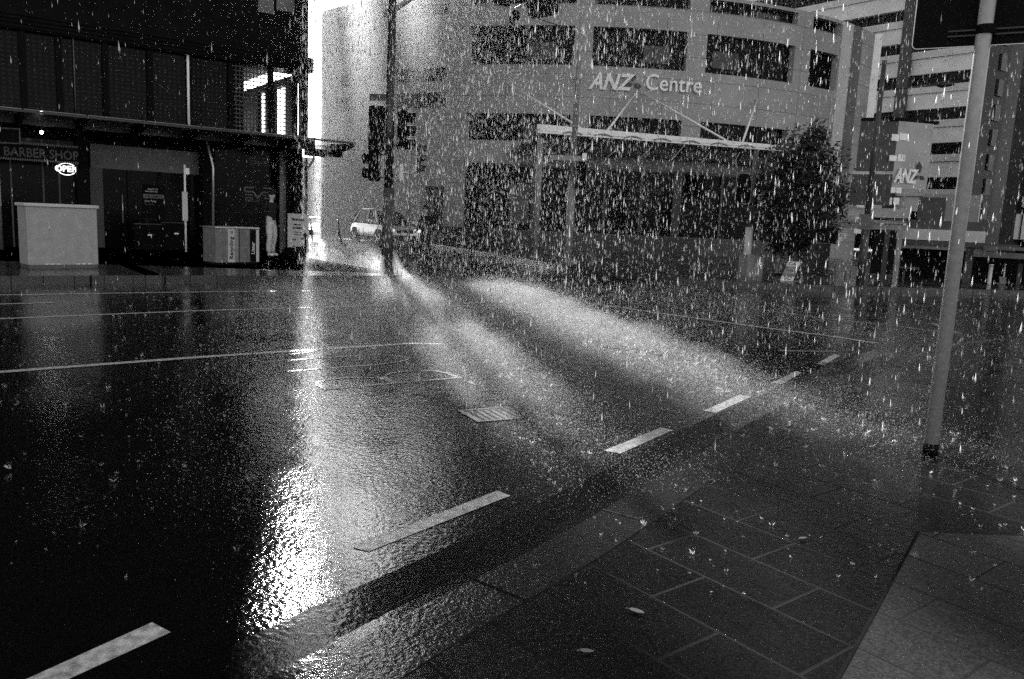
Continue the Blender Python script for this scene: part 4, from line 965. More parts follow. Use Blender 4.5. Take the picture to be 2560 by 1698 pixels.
# ------------------------------------------------------------------ bank corner, shelter and kiosk, 28-32 m away
def wallq(dist, x, y): return D(x, y, dist)
bk = thing('bank_entrance', 'pale glazed bank corner with leaning ANZ letters and dark posters', 'building', Vector((D(2225, 500, 33).x, D(2225, 500, 33).y, FZ)))
co = D(2225, 500, 33); dl = azv(-70); dr = azv(75); nl = Vector((-dl.y, dl.x, 0)); nr = Vector((dr.y, -dr.x, 0))
nl = nl if nl.dot(-co) > 0 else -nl; nr = nr if nr.dot(-co) > 0 else -nr
def BL(x, y): return PL(x, y, co, nl)
def BRr(x, y): return PL(x, y, co, nr)
zt = D(2226, 303, 33).z
pl_, pr_ = BL(2140, 420), BRr(2322, 420)
def panel(mb, p, q, z0, z1, n, th=.12): a = Vector((p.x, p.y, z0)); b = Vector((q.x, q.y, z0)); return mb.slab(a, b, b + Z * (z1 - z0), a + Z * (z1 - z0), n, th)
mb = MB(); panel(mb, pl_, co, 3.2, zt, nl); part('side_glazing', mb, 'dim', bk)
mb = MB(); panel(mb, co, pr_, 3.2, zt, nr); part('front_glazing', mb, mat('frosted_glass', .30, .25, .5, var=.25, scale=1.2), bk)
mb = MB(); panel(mb, pl_, co + nl * .08, zt, zt + .12, nl, .3); panel(mb, co, pr_ + dr * .2, zt, zt + .12, nr, .3); part('roof_edge', mb, 'blackmatte', bk)
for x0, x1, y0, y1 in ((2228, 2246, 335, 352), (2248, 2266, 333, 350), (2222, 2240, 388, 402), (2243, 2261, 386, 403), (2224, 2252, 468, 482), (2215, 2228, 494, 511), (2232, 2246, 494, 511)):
    mb = MB(); a = BRr(x0, y1); b = BRr(x1, y1); t_ = BRr(x0, y0).z; panel(mb, a, b, a.z, t_, nr * 1, .02); mb.v = [v + nr * .02 for v in mb.v]; part('pale_reflection', mb, 'white', bk)  # white panels stand in for reflections in the glazing
part('lettering', textmesh('ANZ', BRr(2232, 455) + nr * .06, dr, Z, .70, extrude=.03, fat=.02, shear=.25, sx=.62), 'white', bk)
mb = MB(); e0 = BRr(2296, 438); 
for an, rr in ((100, .5), (215, .3), (325, .3)): mb.prism([e0 + nr * .05 + (dr * cos(R(an + w_)) + Z * sin(R(an + w_))) * r_ * rr * 2 for w_, r_ in ((0, .05), (-22, .3), (0, .5), (22, .3))], nr, .03)
part('emblem', mb, 'frame', bk)
mb = MB(); q0 = D(2095, 540, 31); q1 = D(2272, 545, 31); panel(mb, q0, q1, q0.z, D(2095, 517, 31).z, nr, .4); part('parapet', mb, 'pale', bk)
for x0, x1, lab in ((2122, 2167, 'A'), (2180, 2223, 'IA')):
    t = thing('poster_panel', 'dark poster with a pale letter A beside the tree' if lab == 'A' else 'dark poster with vertical lettering beside the lamp post', 'poster', D(x0, 512, 30.5))
    a, b = D(x0, 512, 30.5), D(x1, 513, 30.5); z1 = D(x0, 428, 30.5).z; n_ = Vector((-a.x, -a.y, 0)).normalized(); dd = (b - a); dd.z = 0; dd.normalize(); n_ = Vector((dd.y, -dd.x, 0))
    mb = MB(); panel(mb, a, b, a.z, z1, n_, .06); part('sheet', mb, 'dim', t)
    mb = MB(); panel(mb, a + n_ * .01, b + n_ * .01, z1 - .1, z1, n_, .08); part('top_rail', mb, 'pale', t)
    if lab == 'A': part('lettering', textmesh('A', a.lerp(b, .3) + Z * .55 + n_ * .01, dd, Z, .38), 'dim_ink', t)
    else:
        part('lettering', textmesh('IA', a.lerp(b, .2) + Z * .1 + n_ * .01, dd, Z, .2), 'pale', t)
        part('lettering', textmesh('YOUR BANK', a.lerp(b, .5) + Z * 1.15 + n_ * .01, -Z, dd, .16), 'dim_ink', t)
        part('lettering', textmesh('THAT IS', a.lerp(b, .72) + Z * 1.15 + n_ * .01, -Z, dd, .16), 'dim_ink', t)
# bus shelter
def pt(x, y, z): return W(x, y, z)
sh = thing('bus_shelter', 'long flat roofed glass bus shelter with a hanging route blade', 'bus shelter', W(2155, 706, FZ))
q0, q1 = D(2075, 560, 27.5), D(2268, 570, 27.5); dd = (q1 - q0); dd.z = 0; dd.normalize(); n_ = Vector((dd.y, -dd.x, 0)); zr = (q0.z + q1.z) / 2 - .1
a, b = Vector((q0.x, q0.y, zr)), Vector((q1.x, q1.y, zr))
mb = MB(); mb.slab(a, b, b + Z * .2, a + Z * .2, n_, .12); part('roof_fascia', mb, 'grey', sh)
mb = MB(); mb.slab(a + Z * .19, b + Z * .19, b - n_ * 1.6 + Z * .32, a - n_ * 1.6 + Z * .32, Z, .03); part('roof', mb, 'canopyglass', sh)
for x, y in ((2236, 708), (2205, 704)):
    mb = MB(); p_ = W(x, y, FZ); mb.box(p_, dd, n_, .13, .13, zr - FZ); part('post', mb, 'grey' if x > 2220 else 'dim', sh)
mb = MB(); mb.slab(W(2172, 700, FZ) + Z * .2, W(2228, 702, FZ) + Z * .2, W(2228, 702, FZ) + Z * 1.45, W(2172, 700, FZ) + Z * 1.45, n_, .03); part('advert_panel', mb, 'blackmatte', sh)
for x in (2098, 2205, 2262):
    q = a + dd * ((D(x, 560, 27.5) - a).dot(dd)) + n_ * .02; mb = MB(); mb.box(q + Z * .16, dd, n_, .08, .06, .05); part('roof_light', mb, 'white', sh)
q = a + dd * ((D(2099, 560, 27.5) - a).dot(dd)); mb = MB(); mb.slab(q - Z * .42, q + dd * .13 - Z * .42, q + dd * .13, q, n_, .02); bl = part('route_blade', mb, 'white', sh)
part('lettering', textmesh('BUS', q + dd * .03 + n_ * .004 - Z * .04, -Z, dd, .14), 'ink', bl)
mb = MB(); a2 = W(2228, 700, FZ); b2 = W(2262, 703, FZ); mb.box((a2 + b2) / 2 + Z * .38, (b2 - a2), n_, 1.1, .35, .05)
for q in (.15, .85): mb.box(a2.lerp(b2, q), (b2 - a2), n_, .06, .25, .38)
solo('street_bench', mb, 'mid', 'low slatted bench under the bus shelter beside the lamp post', 'bench', (a2 + b2) / 2)
for k, x in enumerate((2062, 2113)):
    a2 = W(x, 690, FZ); b2 = a2 + dd * .72; mb = MB(); h_ = .55
    pts = [a2, a2 + Z * (h_ - .1), a2 + Z * h_ + dd * .1, b2 + Z * h_ - dd * .1, b2 + Z * (h_ - .1), b2]
    mb.tube(pts, .018, 8); solo('cycle_stand', mb, 'steel', ('steel hoop cycle stand just right of the street tree', 'steel hoop cycle stand next to the lamp post foot')[k], 'cycle stand', a2, 'hoop cycle stands', True)
# street lamp beside the shelter
q = W(2150, 706, FZ)
la = thing('street_lamp', 'tall dark street lamp with a long arm reaching right beside the bus shelter', 'street lamp', q)
zt = D(2193, 152, math.hypot(q.x, q.y)).z
mb = MB(); mb.tube([q, q + Z * 1.5], .11, 12); mb.tube([q + Z * 1.5, Vector((q.x, q.y, zt))], [.085, .06], 12); part('pole', mb, 'dim', la, True)
mb = MB(); ar = D(2198, 226, math.hypot(q.x, q.y)).z; e = D(2342, 213, math.hypot(q.x, q.y) - .3); mb.tube([Vector((q.x, q.y, ar)), e], .022, 8); part('arm', mb, 'dim', la, True)
mb = MB(); e2 = D(2386, 209, math.hypot(q.x, q.y) - .3); mb.tube([e, e.lerp(e2, .3), e2], [.04, .09, .05], 10); part('lamp_head', mb, 'frame', la, True)
mb = MB(); p_ = q + Z * (D(2158, 575, 27).z - q.z) ; sgd = dd; mb.slab(p_ - sgd * .2 + n_ * .12, p_ + sgd * .17 + n_ * .12, p_ + sgd * .17 + n_ * .12 + Z * .42, p_ - sgd * .2 + n_ * .12 + Z * .42, n_, .02); bp_ = part('sign_plate', mb, 'mid', la)
part('lettering', textmesh('EXIT', p_ - sgd * .15 + n_ * .125 + Z * .07, sgd, Z, .13), 'dim_ink', bp_)
# kiosk block right of the shelter
kd = 29.0
kb = thing('kiosk_building', 'low flat kiosk with a white fascia and a tall translucent screen above', 'kiosk', Vector((D(2350, 700, kd).x, D(2350, 700, kd).y, FZ)))
k0_, k1_ = D(2240, 590, kd), D(2463, 600, kd); kdv = (k1_ - k0_); kdv.z = 0; kdv.normalize(); kn = Vector((kdv.y, -kdv.x, 0))
KP = lambda x, y: PL(x, y, k0_, kn)
def kpan(nm, x0, x1, y0, y1, m, th=.1, o=0.0):
    a, b = KP(x0, y1), KP(x1, y1); z0, z1 = a.z, KP(x0, y0).z; mb = MB(); panel(mb, a + kn * o, b + kn * o, z0, z1, kn, th); return part(nm, mb, m, kb)
kpan('fascia', 2240, 2463, 570, 597, 'pale', .35, .05)
kpan('rear_band', 2222, 2460, 547, 572, 'dim', .2, -.3)
kpan('lower_band', 2228, 2548, 598, 608, 'dim', .6, .3)
kpan('soffit_strip', 2245, 2460, 609, 619, 'grey', .3, .1)
kpan('screen', 2300, 2446, 482, 575, mat('translucent_screen', .20, .3, .4, var=.2, scale=1), .06, -.8)
kpan('screen_frame', 2443, 2447, 482, 575, 'pale', .08, -.78)
kpan('dark_glazing', 2290, 2360, 490, 547, 'dim', .04, -.7)
kpan('recess', 2240, 2700, 618, 722, 'blackmatte', .1, -1.2)
kpan('column', 2403, 2424, 618, 716, 'dim', .35, .1)
kpan('column', 2230, 2236, 618, 712, 'dim', .1, .1)
kpan('side_roof', 2430, 2700, 627, 640, 'mid', .8, .9)
kpan('side_roof_upper', 2455, 2700, 614, 622, 'mid', .8, .7)
for x0, x1, y0, y1, m_, lab, nm, cat in ((2466, 2477, 660, 722, 'white', 'tall white tube bollard with a round cap in the dark kiosk recess', 'light_column', 'bollard'), (2508, 2512, 660, 696, 'white', 'thin white upright post above the grey box in the kiosk', 'light_column', 'post'), (2496, 2512, 695, 726, 'grey', 'small grey box standing in the dark kiosk recess', 'floor_box', 'box'), (2538, 2550, 662, 724, 'dim', 'dim grey upright panel at the far right of the kiosk', 'floor_panel', 'panel')):
    a, b = KP(x0, y1), KP(x1, y1); w_ = (b - a).length; mb = MB(); h_ = KP(x0, y0).z - FZ
    p_ = Vector(((a.x + b.x) / 2, (a.y + b.y) / 2, FZ)) + kn * -.2
    if nm == 'light_column':
        mb.tube([p_, p_ + Z * (h_ - .08)], w_ / 2, 12); mb.tube([p_ + Z * (h_ - .06), p_ + Z * h_], w_ / 2 * 1.1, 12)
        if x0 > 2500: mb.tube([p_, p_ - kdv * .16, ], .01, 6)
    else:
        mb.box(p_, kdv, kn, w_, w_, h_, .01); mb.box(p_ + Z * h_, kdv, kn, w_ * 1.06, w_ * 1.06, .03)
    solo(nm, mb, m_, lab, cat, p_)

# ------------------------------------------------------------------ traffic signals
def head(mbf, c, f, s, rows=3, w=.34, dz=.33):
    """signal housing whose back is at c, facing f"""
    h = rows * dz
    mbf.box(c - Z * h / 2, s, f, w * .62, .16, h, .03)
    for i in range(rows):
        z = c.z + h / 2 - dz * (i + .5); q = Vector((c.x, c.y, z)) + f * .08
        mbf.lathe(q, f, [(0, .11), (.03, .115), (.2, .115)], 14)
        mbf.tube([q + f * .2 + (s * cos(a) + Z * sin(a)) * .118 for a in np.linspace(0, math.pi, 9)], .008, 5)
def board(mbb, c, f, s, w, h, r=.07, t=.012, lean=0.0):
    pts = []
    for sx_, sz_, a0 in ((1, 1, 0), (-1, 1, 90), (-1, -1, 180), (1, -1, 270)):
        for k in range(5):
            a = R(a0 + k * 22.5); pts.append(c + s * (sx_ * (w / 2 - r) + r * cos(a)) + Z * (sz_ * (h / 2 - r) + r * sin(a)))
    mbb.prism(pts, f, t); return pts
def near_signal():
    q = W(967, 683, FZ); dist = math.hypot(q.x, q.y)
    t = thing('traffic_signal', 'tall dark traffic signal pole with mast arm standing at the bright street corner', 'traffic light', q)
    top = Vector((q.x, q.y, 7.4)); zf = lambda y: D(972, y, dist).z
    mb = MB(); mb.tube([q, Vector((q.x, q.y, zf(470)))], .125, 16); mb.tube([q, q + Z * .12], .15, 16); part('pole_sleeve', mb, 'dim', t, True)
    mb = MB(); mb.tube([Vector((q.x, q.y, zf(470))), Vector((q.x, q.y, zf(300))), top], [.10, .095, .075], 14); part('pole', mb, 'frame', t, True)
    f = azv(70); tosee = -Vector((q.x, q.y, 0)).normalized(); sr = Vector((-tosee.y, tosee.x, 0))
    if sr.x < 0: sr = -sr
    def at(x, y): return D(x, y, dist)
    def hd(x, y, faz, rows, w, h, wb):
        c = at(x, y); ff = azv(faz); ss = Vector((ff.y, -ff.x, 0)); mb = MB(); head(mb, c, ff, ss, rows, w, h / rows); o = part('signal_head', mb, 'blackmatte', t)
        mb = MB(); board(mb, c, ff, ss, wb, h * 1.06); part('target_board', mb, 'blackmatte', o)
        mb = MB(); mb.tube([Vector((q.x, q.y, c.z + h * .4)), c + Z * h * .4], .018, 6); mb.tube([Vector((q.x, q.y, c.z - h * .4)), c - Z * h * .4], .018, 6); part('bracket', mb, 'frame', o)
        return o
    hd(942, 322, -20, 3, .36, .92, .36); hd(1005, 325, 55, 3, .34, .86, .34); hd(937, 415, -60, 2, .30, .62, .40)
    mb = MB(); c = at(948, 242); mb.slab(at(924, 252), at(974, 253), at(974, 236), at(924, 234), tosee, .03); part('street_sign', mb, 'frame', t)
    # mast arm with the overhead signal
    a0 = at(985, 26); aD = (D(1320, -130, dist + 1.2) - a0); a1 = a0 + aD * .35 + Z * .25; a2 = a0 + aD
    mb = MB(); mb.tube([Vector((q.x, q.y, a0.z)), a0, a1, a2, a2 + aD.normalized() * 1.2], [.06, .06, .05, .045, .045], 10); part('mast_arm', mb, 'grey', t, True)
    mb = MB(); mb.slab(at(960, 22), at(985, 24), at(985, 44), at(960, 40), tosee, .12); part('arm_clamp', mb, 'frame', t)
    for x, y, w_, h_ in ((1272, -22, .75, .55), (1352, -12, .72, .95)):
        c = D(x, y, dist + 1.0); mb = MB(); ff = -tosee; ss = Vector((ff.y, -ff.x, 0))
        ss_ = (ss * (1 if ss.x > 0 else -1)).normalized(); tilt = ss_ * cos(R(13)) + Z * sin(R(13)); upv = Z * cos(R(13)) - ss_ * sin(R(13))
        pts = []
        for sx_, sz_, a0_ in ((1, 1, 0), (-1, 1, 90), (-1, -1, 180), (1, -1, 270)):
            for k in range(5): an = R(a0_ + k * 22.5); pts.append(c + tilt * (sx_ * (w_ / 2 - .1) + .1 * cos(an)) + upv * (sz_ * (h_ / 2 - .1) + .1 * sin(an)))
        mb.prism(pts, ff, .03); o = part('overhead_board', mb, 'blackmatte', t)
        mb = MB(); head(mb, c + ff * .02, ff, ss, 2, .36, .3); part('signal_head', mb, 'blackmatte', o)
        mb = MB(); mb.tube([c + upv * h_ / 2, c + upv * (h_ / 2 + .5)], .03, 8); part('hanger', mb, 'grey', o)
    c = D(1286, 44, dist + 1.0); mb = MB(); mb.lathe(c - Z * .16, Z, [(0, .05), (.04, .11), (.14, .13), (.26, .12), (.32, .05)], 14); o = part('camera_dome', mb, 'blackmatte', t, True)
    mb = MB(); mb.tube([c + Z * .14, D(1288, 22, dist + 1), D(1315, 8, dist + 1), D(1340, -20, dist + 1)], .03, 8); part('camera_arm', mb, 'grey', o, True)
near_signal()
def mast_lamp():
    q = W(1419, 656, FZ); dist = math.hypot(q.x, q.y); t = thing('lamp_mast', 'slender grey lamp mast rising past the office lettering to the frame top', 'lamp post', q)
    mb = MB(); mb.tube([q, q + Z * 2.6], .13, 14); mb.tube([q, q + Z * .05], .2, 12); part('pole_base', mb, 'grey', t, True)
    mb = MB(); mb.tube([q + Z * 2.6, Vector((q.x, q.y, 11.0))], [.10, .055], 12); part('pole', mb, 'grey', t, True)
    mb = MB(); mb.tube([Vector((q.x, q.y, 11)), Vector((q.x - 1, q.y - 1, 11.4)), Vector((q.x - 2, q.y - 2, 11.4))], .05, 8); part('lamp_arm', mb, 'grey', t, True)
    mb = MB(); mb.tube([D(1436, 77, dist - .06), D(1345, 47, dist - 6), D(1320, 40, dist - 9)], .012, 5); part('cable', mb, 'frame', t)
    hb = D(1452, 440, dist - .1); tosee = -Vector((q.x, q.y, 0)).normalized(); ss = Vector((-tosee.y, tosee.x, 0)); ss = ss if ss.x > 0 else -ss
    mb = MB(); pts = board(mb, hb, tosee, ss, .36, .92, .1); o = part('target_board', mb, 'blackmatte', t)
    mb = MB(); mb.tube([p + tosee * .02 for p in pts] + [pts[0] + tosee * .02], .011, 5); part('board_border', mb, 'grey', o)
    mb = MB(); head(mb, hb + tosee * .02, tosee, ss, 3, .3, .27); part('signal_head', mb, 'blackmatte', o)
    mb = MB(); c = hb + tosee * .15 + Z * .27 ; mb.lathe(c, tosee, [(0, .05), (.01, .045), (.02, .01)], 14); part('lit_lens', mb, 'glow_dim', o)
    mb = MB(); c = D(1420, 398, dist - .1); mb.box(c - ss * .0 - Z * .05, ss, tosee, 1.15, .04, .16); part('name_plate', mb, 'grey', t)
    mb = MB(); mb.box(D(1461, 397, dist - .15) - Z * .05, ss, tosee, .14, .1, .22); part('beacon', mb, 'white', t)
mast_lamp()
def right_signal():
    q = W(1863, 690, FZ); dist = math.hypot(q.x, q.y); t = thing('traffic_signal', 'grey traffic signal post with a lit upper lens left of the street tree', 'traffic light', q)
    zf = lambda y: D(1870, y, dist).z
    mb = MB(); mb.tube([q, Vector((q.x, q.y, zf(568)))], .11, 14); part('pole_sleeve', mb, 'pale', t, True)
    mb = MB(); mb.tube([Vector((q.x, q.y, zf(568))), Vector((q.x, q.y, zf(376)))], [.075, .065], 12); part('pole', mb, 'mid', t, True)
    mb = MB(); mb.box(q, dS, nS, .34, .34, .1); mb.prism([q + dS * .05, q + dS * .42, q + dS * .5 + Z * .0, q + dS * .55 + Z * .55, q + dS * .38 + Z * .55], nS, .2); mb.box(q + Z * .0, dS, nS, .3, .3, .62); part('base_cover', mb, 'grey', t)
    tosee = -Vector((q.x, q.y, 0)).normalized(); ss = Vector((-tosee.y, tosee.x, 0)); ss = ss if ss.x > 0 else -ss
    c = D(1859, 472, dist - .12); mb = MB(); pts = board(mb, c, tosee, ss, .42, .84, .09); o = part('target_board', mb, 'blackmatte', t)
    mb = MB(); mb.tube([p + tosee * .02 for p in pts] + [pts[0] + tosee * .02], .012, 5); part('board_border', mb, 'grey', o)
    mb = MB(); head(mb, c + tosee * .015, tosee, ss, 2, .34, .36); part('signal_head', mb, 'blackmatte', o)
    c2 = D(1859, 457, dist - .35); mb = MB(); mb.lathe(c2, tosee, [(0, .085), (.012, .08), (.03, .03)], 18); part('lit_lens', mb, 'glow', o, label='lit round lens')
    mb = MB(); c3 = D(1872, 558, dist - .1); mb.box(c3, ss, tosee, .09, .08, .2, .01); part('push_button', mb, 'frame', t)
right_signal()
def thin_signal():
    q = W(1020, 628, FZ); q = D(1020, 628, 30); q.z = FZ; dist = 30.0; t = thing('traffic_signal', 'faint slim signal post with one dark head seen through rain behind the corner pole', 'traffic light', q)
    mb = MB(); mb.tube([q, Vector((q.x, q.y, D(1030, 268, dist).z))], .05, 10); part('pole', mb, 'grey', t, True)
    c = D(1046, 395, dist - .1); f = azv(75); ss = Vector((f.y, -f.x, 0)); mb = MB(); head(mb, c, f, ss, 3, .42, .36); o = part('signal_head', mb, 'frame', t)
    mb = MB(); board(mb, c, f, ss, .5, 1.1); part('target_board', mb, 'frame', o)
    mb = MB(); c = D(1003, 452, dist); mb.box(c, dS, nS, .14, .1, .6, .02); mb.tube([c + Z * .3, Vector((q.x, q.y, c.z + .3))], .02, 6); part('side_box', mb, 'white', t)
thin_signal()
def near_pole():
    q = W(2325, 1134, KZ); t = thing('sign_pole', 'bright edged round steel pole standing in the near pavement carrying a large sign', 'pole', q)
    mb = MB(); mb.tube([q + Z * .06, q + Z * 4.6], .0425, 28); part('pole', mb, mat('grey_pole_paint', .34, .32, .5, var=.15, scale=25, bump=.06, bscale=120), t, True)
    mb = MB(); mb.tube([q, q + Z * .07], .048, 20); part('collar', mb, 'blackmatte', t, True)
    for y0, y1, x in ((474, 522, 2416), (590, 630, 2402)):
        d_ = math.hypot(q.x, q.y); a = D(x, y0, d_ - .03); b = D(x - 4, y1, d_ - .03); mb = MB(); mb.tube([a, b], .006, 6); part('weld_strip', mb, 'blackmatte', t)
    return t, q
_, q = near_pole(); dist = math.hypot(q.x, q.y)
to = -Vector((q.x, q.y, 0)).normalized(); ss = Vector((-to.y, to.x, 0)); ss = ss if ss.x > 0 else -ss
sb = thing('road_sign', 'large black backed road sign clamped to the near pole at the top right', 'sign', D(2460, 114, dist + .07))
c0 = D(2460, 114, dist + .07); mb = MB(); wv = .39; hv = .95; pts = []
for sx_, sz_, a0 in ((1, 1, 0), (-1, 1, 90), (-1, -1, 180), (1, -1, 270)):
    for k in range(5): a = R(a0 + k * 22.5); pts.append(c0 + Z * hv / 2 + ss * (sx_ * (wv - .03) + .03 * cos(a)) + Z * (sz_ * (hv / 2 - .03) + .03 * sin(a)))
mb.prism(pts, -to, .006); part('plate', mb, 'blackmatte', sb)
mb = MB(); mb.tube(pts[5:11] + pts[10:16], .003, 5); part('edge_trim', mb, 'steel', sb)
for zz_ in (.055, .70):
    mb = MB(); 
    for dz in (0, .03): mb.box(c0 + to * .012 + Z * (zz_ + dz), ss, to, .40, .012, .009)
    r_ = part('rail', mb, 'frame', sb)
    mb = MB(); mb.lathe(c0 + to * .075 + Z * (zz_ - .005), Z, [(0, .047), (0, .052), (.05, .052), (.05, .047)], 20); part('clamp', mb, 'blackmatte', r_)

# ------------------------------------------------------------------ slanted board by the tree
a = W(1951, 702, FZ); b = W(1979, 704, FZ); d = (b - a).normalized(); n = Vector((d.y, -d.x, 0)); n = n if n.dot(-a) > 0 else -n
a = W(1950, 700, FZ); b = W(1981, 703, FZ); e = W(2008, 704, FZ); tl = D(1970, 653, math.hypot(a.x, a.y) + .12); tr = D(2001, 655, math.hypot(b.x, b.y) + .12)
ab = thing('pavement_board', 'slanting white and grey pavement board on the far kerb beside the tree', 'sign board', a)
nn2 = (b - a).cross(tl - a).normalized(); nn2 = nn2 if nn2.dot(-a) > 0 else -nn2
def AB(u, v): return (a.lerp(b, u)).lerp(tl.lerp(tr, u), v)
for v0, v1, m_, nm in ((0, .22, 'white', 'foot_panel'), (.22, .74, 'grey', 'middle_panel'), (.74, 1, 'white', 'head_panel')):
    mb = MB(); mb.slab(AB(0, v0), AB(1, v0), AB(1, v1), AB(0, v1), nn2, .02); part(nm, mb, m_, ab)
mb = MB(); r1 = e; mb.slab(tr, tr - (tr - tl) * .08, r1 - d * .06, r1, n, .03); mb.tube([b, r1], .015, 6); mb.tube([tl, tl + (r1 - tr)], .012, 6); part('back_leg', mb, 'grey', ab)
ex_ = (b - a).normalized(); ey_ = (tl - a).normalized()
for t_, u, v, sz in (('GO', .18, .05, .16), ('Cafe', .15, .80, .13), ('hot', .3, .55, .13), ('food', .25, .34, .13)):
    part('lettering', textmesh(t_, AB(u, v) + nn2 * .006, ex_, ey_, sz), 'ink' if v < .1 or v > .7 else 'pale', ab)

# ------------------------------------------------------------------ street tree
def tree(q):
    t = thing('street_tree', 'dense dark leafy street tree standing left of the bank posters', 'tree', q)
    mb = MB(); mb.tube([q, q + Vector((.03, 0, .8)), q + Vector((-.04, .02, 1.6)), q + Vector((.02, 0, 2.6))], [.12, .09, .075, .05], 10)
    limbs = []
    for k in range(11):
        an = k * 2.4 + .3; z0 = 1.2 + .13 * k; p = q + Z * z0; e = p + Vector((cos(an) * (1.0 - .03 * k), sin(an) * (1.0 - .03 * k), .8 + .05 * k)); mid = p.lerp(e, .5) + Z * .12
        mb.tube([p, mid, e], [.04, .025, .01], 6); limbs.append((mid, e))
    part('trunk', mb, 'bark', t, True)
    lf = MB(); rr = random.Random(3)
    blobs = [(0, 0, 3.0, .95), (.5, .1, 2.5, .9), (-.55, 0, 2.3, .85), (.1, -.2, 3.75, .65), (-.35, .2, 3.2, .75), (.65, 0, 3.2, .7), (-.75, 0, 1.7, .65), (.75, .1, 1.75, .7), (0, 0, 1.55, .8), (.35, 0, 4.0, .42), (-.9, .0, 2.7, .42), (1.1, 0, 2.3, .45), (.2, 0, 1.0, .6), (-.4, 0, 1.0, .5)]
    for bx, by, bz, br in blobs:
        for k in range(int(950 * br)):
            v = Vector((rr.gauss(0, 1), rr.gauss(0, 1), rr.gauss(0, 1))).normalized() * br * (rr.random() ** .45) * (.8 + .35 * sin(5 * rr.random() + bx * 9))
            c = q + Vector((bx, by, bz)) + v; a = Vector((rr.gauss(0, 1), rr.gauss(0, 1), rr.gauss(0, .6))).normalized(); b = a.orthogonal().normalized(); L = rr.uniform(.05, .11); w = L * .42
            lf.add([c - a * L, c + b * w, c + a * L, c - b * w], [(0, 1, 2, 3)])
    part('crown', lf, 'leaf', t)
tree(W(2000, 702, FZ) + Vector((0, .8, 0)))
# pale notices seen left of the tree
for x0, x1, y0, y1, lab in ((1898, 1924, 487, 518, 'larger pale square notice on the dark wall left of the tree'), (1893, 1911, 537, 549, 'smaller pale notice lower on the dark wall left of the tree')):
    p_, z1_ = CYL(x0, y0, AR + .2); p2_, z0_ = CYL(x1, y1, AR + .2); mb = MB(); c = AP((p_ + p2_) / 2, AR + .14, z0_); tg = Vector((cos(R(p_)), sin(R(p_)), 0)); nm_ = Vector((sin(R(p_)), -cos(R(p_)), 0))
    mb.box(c, tg, nm_, R(p2_ - p_) * AR, .06, z1_ - z0_); mb.box(c - Z * .03, tg, nm_, R(p2_ - p_) * AR * 1.05, .03, z1_ - z0_ + .06); solo('wall_notice', mb, 'pale', lab, 'notice', c, 'pale wall notices')

# ------------------------------------------------------------------ drain grates and fallen leaves
def grate(x, y, az, w, l, lab):
    c = W(x, y, 0); c.z = road_h(c.x, c.y) + .002; f = azv(az); s = Vector((f.y, -f.x, 0)); t = thing('drain_grate', lab, 'drain grate', c, 'cast iron drain grates')
    mb = MB()
    for sg in (-1, 1): mb.box(c + s * sg * w / 2, f, s, l + .03, .03, .005); mb.box(c + f * sg * l / 2, f, s, .03, w - .03, .005)
    part('frame', mb, 'frame', t)
    mb = MB(); k = int(l / .055)
    for i in range(1, k): mb.box(c + f * (i / k - .5) * l, f, s, .022, w - .04, .004)
    part('bar', mb, 'blackmatte', t)
    mb = MB(); mb.quad(c - f * l / 2 - s * w / 2 + Z * .001, c + f * l / 2 - s * w / 2 + Z * .001, c + f * l / 2 + s * w / 2 + Z * .001, c - f * l / 2 + s * w / 2 + Z * .001); part('pit', mb, 'ink', t)
grate(1232, 1036, 62, .34, .40, 'square drain grate beside the bus lane lettering'); grate(2062, 921, 38, .5, .75, 'drain grate in the gutter by the farthest dashes'); grate(1590, 876, 128, .22, .7, 'narrow drain grate out in the bright spray')
for k, (x, y, az, L, lab) in enumerate(((1592, 1531, 120, .028, 'fallen leaf lying on the dark pavement in the lower centre'), (1467, 1631, 95, .022, 'fallen leaf lying on the dark pavement near the bottom edge'), (2008, 1348, 70, .02, 'small leaf lying on the wet slabs left of the pole reflection'))):
    z_ = KZ ; c = W(x, y, z_) + Z * .006; f = azv(az); s = Vector((f.y, -f.x, 0)); mb = MB(); pts = [c + f * L * cos(q) + s * L * .42 * sin(q) * (1 - .3 * cos(q)) for q in np.linspace(0, 2 * math.pi, 12, endpoint=False)]
    mb.prism(pts, Z, .002); mb.tube([c - f * L, c - f * L * 1.5 + s * .005], .0015, 5); solo('fallen_leaf', mb, 'grey', lab, 'leaf', c, 'fallen leaves')

# ------------------------------------------------------------------ far end of the lane
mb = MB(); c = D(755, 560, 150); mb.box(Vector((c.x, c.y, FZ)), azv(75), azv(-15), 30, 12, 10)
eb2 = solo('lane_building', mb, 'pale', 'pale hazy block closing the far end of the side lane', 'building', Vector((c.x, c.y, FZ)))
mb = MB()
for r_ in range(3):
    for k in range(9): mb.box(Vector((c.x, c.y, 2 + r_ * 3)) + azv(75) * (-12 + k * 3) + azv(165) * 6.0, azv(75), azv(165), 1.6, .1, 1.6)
part('window', mb, 'anzglass', eb2)

